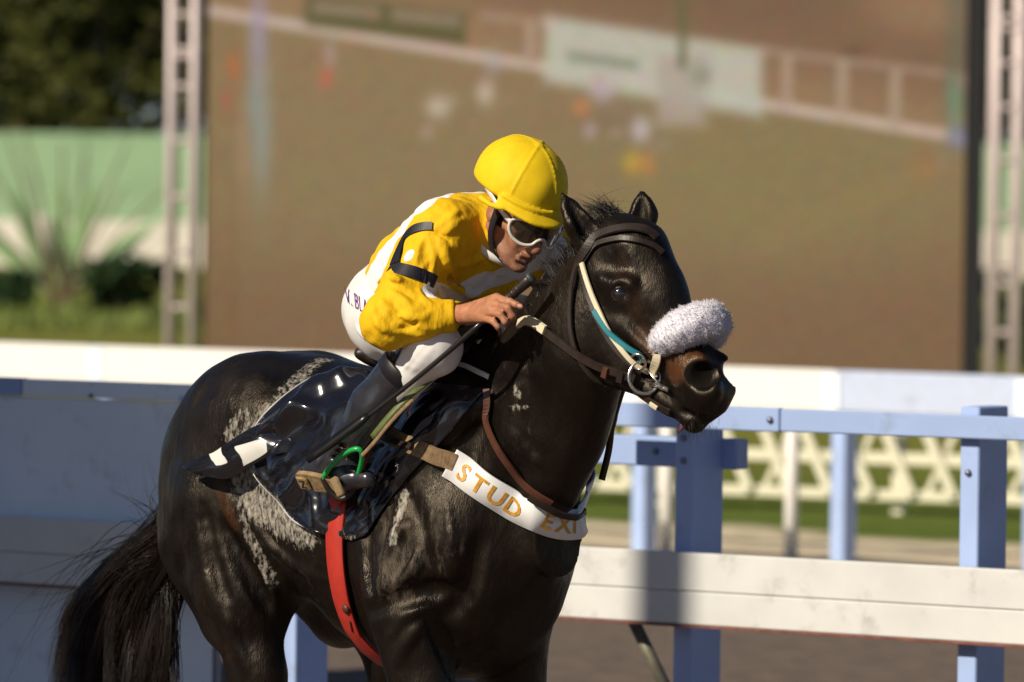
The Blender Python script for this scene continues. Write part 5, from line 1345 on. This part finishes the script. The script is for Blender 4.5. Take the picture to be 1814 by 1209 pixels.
# ---- bridle
def build_bridle():
    root = empty('bridle', BF.w(h2b(h_(1090, 420, 0))), 'dark leather bridle with white and teal cheek straps, steel bit and fleece noseband', 'bridle')
    strap('headpiece', [(1028, 470), (1036, 446), (1056, 424), (1085, 412), (1120, 408), (1146, 412), (1160, 424)], .024, .005, M_strap, root, off=.010)
    strap('browband', [(1034, 466), (1046, 444), (1068, 430), (1100, 424), (1132, 428), (1158, 438), (1172, 450)], .016, .005, M_strap, root, off=.006)
    strap('cheekpiece', [(1030, 468), (1040, 510), (1056, 556), (1082, 604), (1112, 640), (1134, 660)], .016, .004, M_strap, root, off=.006)
    strap('cheekpiece', [(1036, 466), (1047, 508), (1066, 556), (1092, 604), (1120, 642), (1146, 664)], .014, .004, M_cream, root, off=.012)
    strap('cheekpiece', [(1056, 552), (1078, 584), (1106, 610), (1126, 624), (1142, 632)], .015, .005, M_teal, root, off=.013)
    strap('throat_latch', [(1024, 462), (1014, 500), (1010, 545), (1012, 590), (1024, 632), (1046, 664), (1070, 684)], .014, .005, M_strap, root, off=.010, taut=True)
    strap('curb_strap', [(1128, 690), (1150, 706), (1172, 720), (1190, 728)], .018, .005, M_strap, root, off=.008)
    strap('curb_strap', [(1158, 712), (1170, 720)], .012, .005, M_cream, root, off=.014)
    # noseband leather and its fleece roll
    C = h_(1207, 612, 0); lat = np.array([0, 1., 0]); ph = np.radians(np.linspace(-112, 118, 41))
    ring = np.array([h2b(C + lat * .066 * math.sin(a) + facp * (.088 * math.cos(a) + .010) + face * (-.012 + .006 * math.cos(a))) for a in ph])
    R_ = .047 * np.minimum(1, (1.05 - (np.abs(np.linspace(-1, 1, 41)) ** 4) * .62)); R_[0] *= .7; R_[-1] *= .7
    V, Fc = tube(ring, R_, 30); nv = V - np.repeat(ring, 30, 0); nv /= np.linalg.norm(nv, axis=1)[:, None]
    V = V + nv * (.0035 * vnoise(V, 30, 71) + .002 * vnoise(V, 70, 72))[:, None]
    Mw = mat('fleece_wool', (.76, .73, .82), .9, spec=.1, var=.06, scale=60, bump=.6, bscale=260, bdist=.003, sheen=.5)
    fl = mesh_obj('fleece_roll', BF.w(V), Fc, Mw, root)
    r = np.random.default_rng(8); VV = []; FF = []; n = 26000
    k = r.integers(0, len(V), n); base = V[k] + r.normal(size=(n, 3)) * .003; d = nv[k] + r.normal(size=(n, 3)) * .4; d /= np.linalg.norm(d, axis=1)[:, None]
    e = np.cross(d, r.normal(size=(n, 3))); e /= np.linalg.norm(e, axis=1)[:, None]; L_ = r.uniform(.002, .0055, (n, 1)); w = .0008
    g = np.cross(d, e)
    tri = np.stack([base - d * .003 + e * w, base - d * .003 - e * w * .5 + g * w * .8, base - d * .003 - e * w * .5 - g * w * .8, base + d * L_ + e * L_ * .35], 1)
    VV = tri.reshape(-1, 3); I = np.arange(n) * 4; FF = np.concatenate([np.stack([I, I + 1, I + 3], 1), np.stack([I + 1, I + 2, I + 3], 1), np.stack([I + 2, I, I + 3], 1)])
    o = mesh_obj('wool_tufts', BF.w(VV), FF, Mw, fl, False); tag(o, kind='stuff')
    strap('noseband_end', [(1166, 628), (1163, 648), (1168, 664)], .022, .005, M_cream, root, off=.012)
    # bit
    def ring3(c, rx, ry, n=28, off=.022):
        p, nn = HG.hit([c], off); p, nn = p[0], nn[0]
        o_ = BF.l(CAM); vd = o_ - p; vd /= np.linalg.norm(vd); nn = nn * .5 + vd * .5; nn /= np.linalg.norm(nn)
        up = np.array([0, 0, 1.]) - nn * nn[2]; up /= np.linalg.norm(up); sd = np.cross(up, nn)
        a = np.linspace(0, 2 * math.pi, n, endpoint=False); S = 13.55 / FPX
        return p + np.cos(a)[:, None] * sd * rx * S * 1.1 + np.sin(a)[:, None] * up * ry * S
    b = mesh_obj('bit_ring', *tube(BF.w(ring3((1141, 674), 25, 29)), .0048, 10, True), M_steel, root)
    mesh_obj('small_ring', *tube(BF.w(ring3((1143, 631), 13, 14, off=.026)), .0036, 8, True), M_steel, b)
    P, _ = HG.hit([(1149, 642), (1166, 664), (1184, 684)], .016); mesh_obj('lever', *tube(BF.w(P), [.004, .0045, .004], 8), M_steel, b)
    P, _ = HG.hit([(1156, 684), (1172, 686), (1190, 690)], .010); mesh_obj('mouthpiece', *tube(BF.w(P), [.009, .008, .005], 8), M_steel, b)
    # reins
    strap('rein', [(924, 572), (950, 578), (985, 602), (1020, 628), (1055, 648), (1090, 660), (1124, 672)], .022, .005, M_strap, root, off=.018, taut=True)
    strap('rein_wrap', [(920, 574), (935, 568), (950, 575), (966, 586)], .026, .007, M_cream, root, off=.026, taut=True)
    for u0, u1 in (((1076, 655), (1084, 659)), ((1100, 664), (1108, 667))):
        strap('rein_buckle', [u0, u1], .030, .006, M_brown if u0[0] < 1090 else M_strap, root, off=.021)
    p = np.array([b_(1108, 676, .06), b_(1096, 710, .08), b_(1084, 755, .10), b_(1078, 800, .11), b_(1066, 850, .11)]); p = catmull(p, 6)
    v, f = ribbon(p, np.tile([.6, -.8, 0.], (len(p), 1)), .018, .004); mesh_obj('far_rein', BF.w(v), f, M_strap, root)
build_bridle()

# ---- whip in the right hand
def build_whip():
    a, e = b_(941, 492, -.222), b_(546, 815, -.475)
    root = empty('riding_whip', BF.w(e), 'black riding whip held in the right hand, pointing back past the boot', 'whip')
    L_ = lambda t: a + (e - a) * t + np.array([0, 0, -.018 * math.sin(math.pi * t)])
    mesh_obj('grip', *tube(BF.w(np.array([L_(t) for t in (0, .004, .02, .06, .1, .14, .2, .205)])), [.010, .0145, .015, .0125, .012, .012, .011, .008], 14), M_strap, root)
    for t in np.linspace(.03, .19, 9):
        d = (e - a) / np.linalg.norm(e - a)
        mesh_obj('grip_wrap', *tube(BF.w(np.array([L_(t), L_(t + .006), L_(t + .012)])), [.0122, .0138, .0122], 12), M_strap, root)
    mesh_obj('end_cap', *tube(BF.w(np.array([L_(-.006), L_(-.003), L_(.006)])), [.008, .0155, .0158], 14), mat('whip_cap', (.05, .06, .07), .4), root)
    mesh_obj('shaft', *tube(BF.w(np.array([L_(t) for t in np.linspace(.2, .8, 12)])), np.linspace(.0075, .0055, 12), 10), mat('whip_shaft', (.010, .009, .010), .3, coat=.5), root)
    ts = np.linspace(.72, 1.0, 9); P = np.array([L_(t) for t in ts]); N_ = np.tile([.2, -1., .3], (9, 1)); w = np.array([.016, .024, .027, .028, .028, .028, .027, .025, .022])
    v, f = ribbon(P, N_, w, .008); mesh_obj('flap', BF.w(v), f, mat('whip_flap', (.007, .006, .006), .3, var=.4, scale=30), root)
build_whip()

# ---- lettering on the breeches and the mark on the sole
def build_marks():
    Mp = mat('purple_lettering', (.16, .03, .22), .6)
    tv, tf = text_mesh('V. BLA', 1., .0)
    br = [c for c in RIDER.children if c.name.startswith('breeches')][0]
    ex, ey = np.array([14.5, 9.]), np.array([-4., -40.])
    uv = np.array([614., 536.]) + tv[:, :1] * ex + tv[:, 1:2] * ey
    p, n = RG.hit(uv, .003); mesh_obj('lettering', BF.w(p), tf, Mp, br, False)
build_marks()
def build_sole_mark():
    G, heel, sl, dn, sd_ = BOOT
    tv, tf = text_mesh('Z', .034, .0006); c = heel + sl * -.004 + dn * .0532
    P = c + np.outer(tv[:, 0] - .010, sl) + np.outer(tv[:, 1] - .012, -sd_ if sd_[2] < 0 else sd_)
    boot = [q for q in RIDER.children if q.name.startswith('boot')][0]; so = [q for q in boot.children if q.name.startswith('heel_block')][0]
    mesh_obj('sole_mark', BF.w(P), tf, M_strap, boot, False)
build_sole_mark()
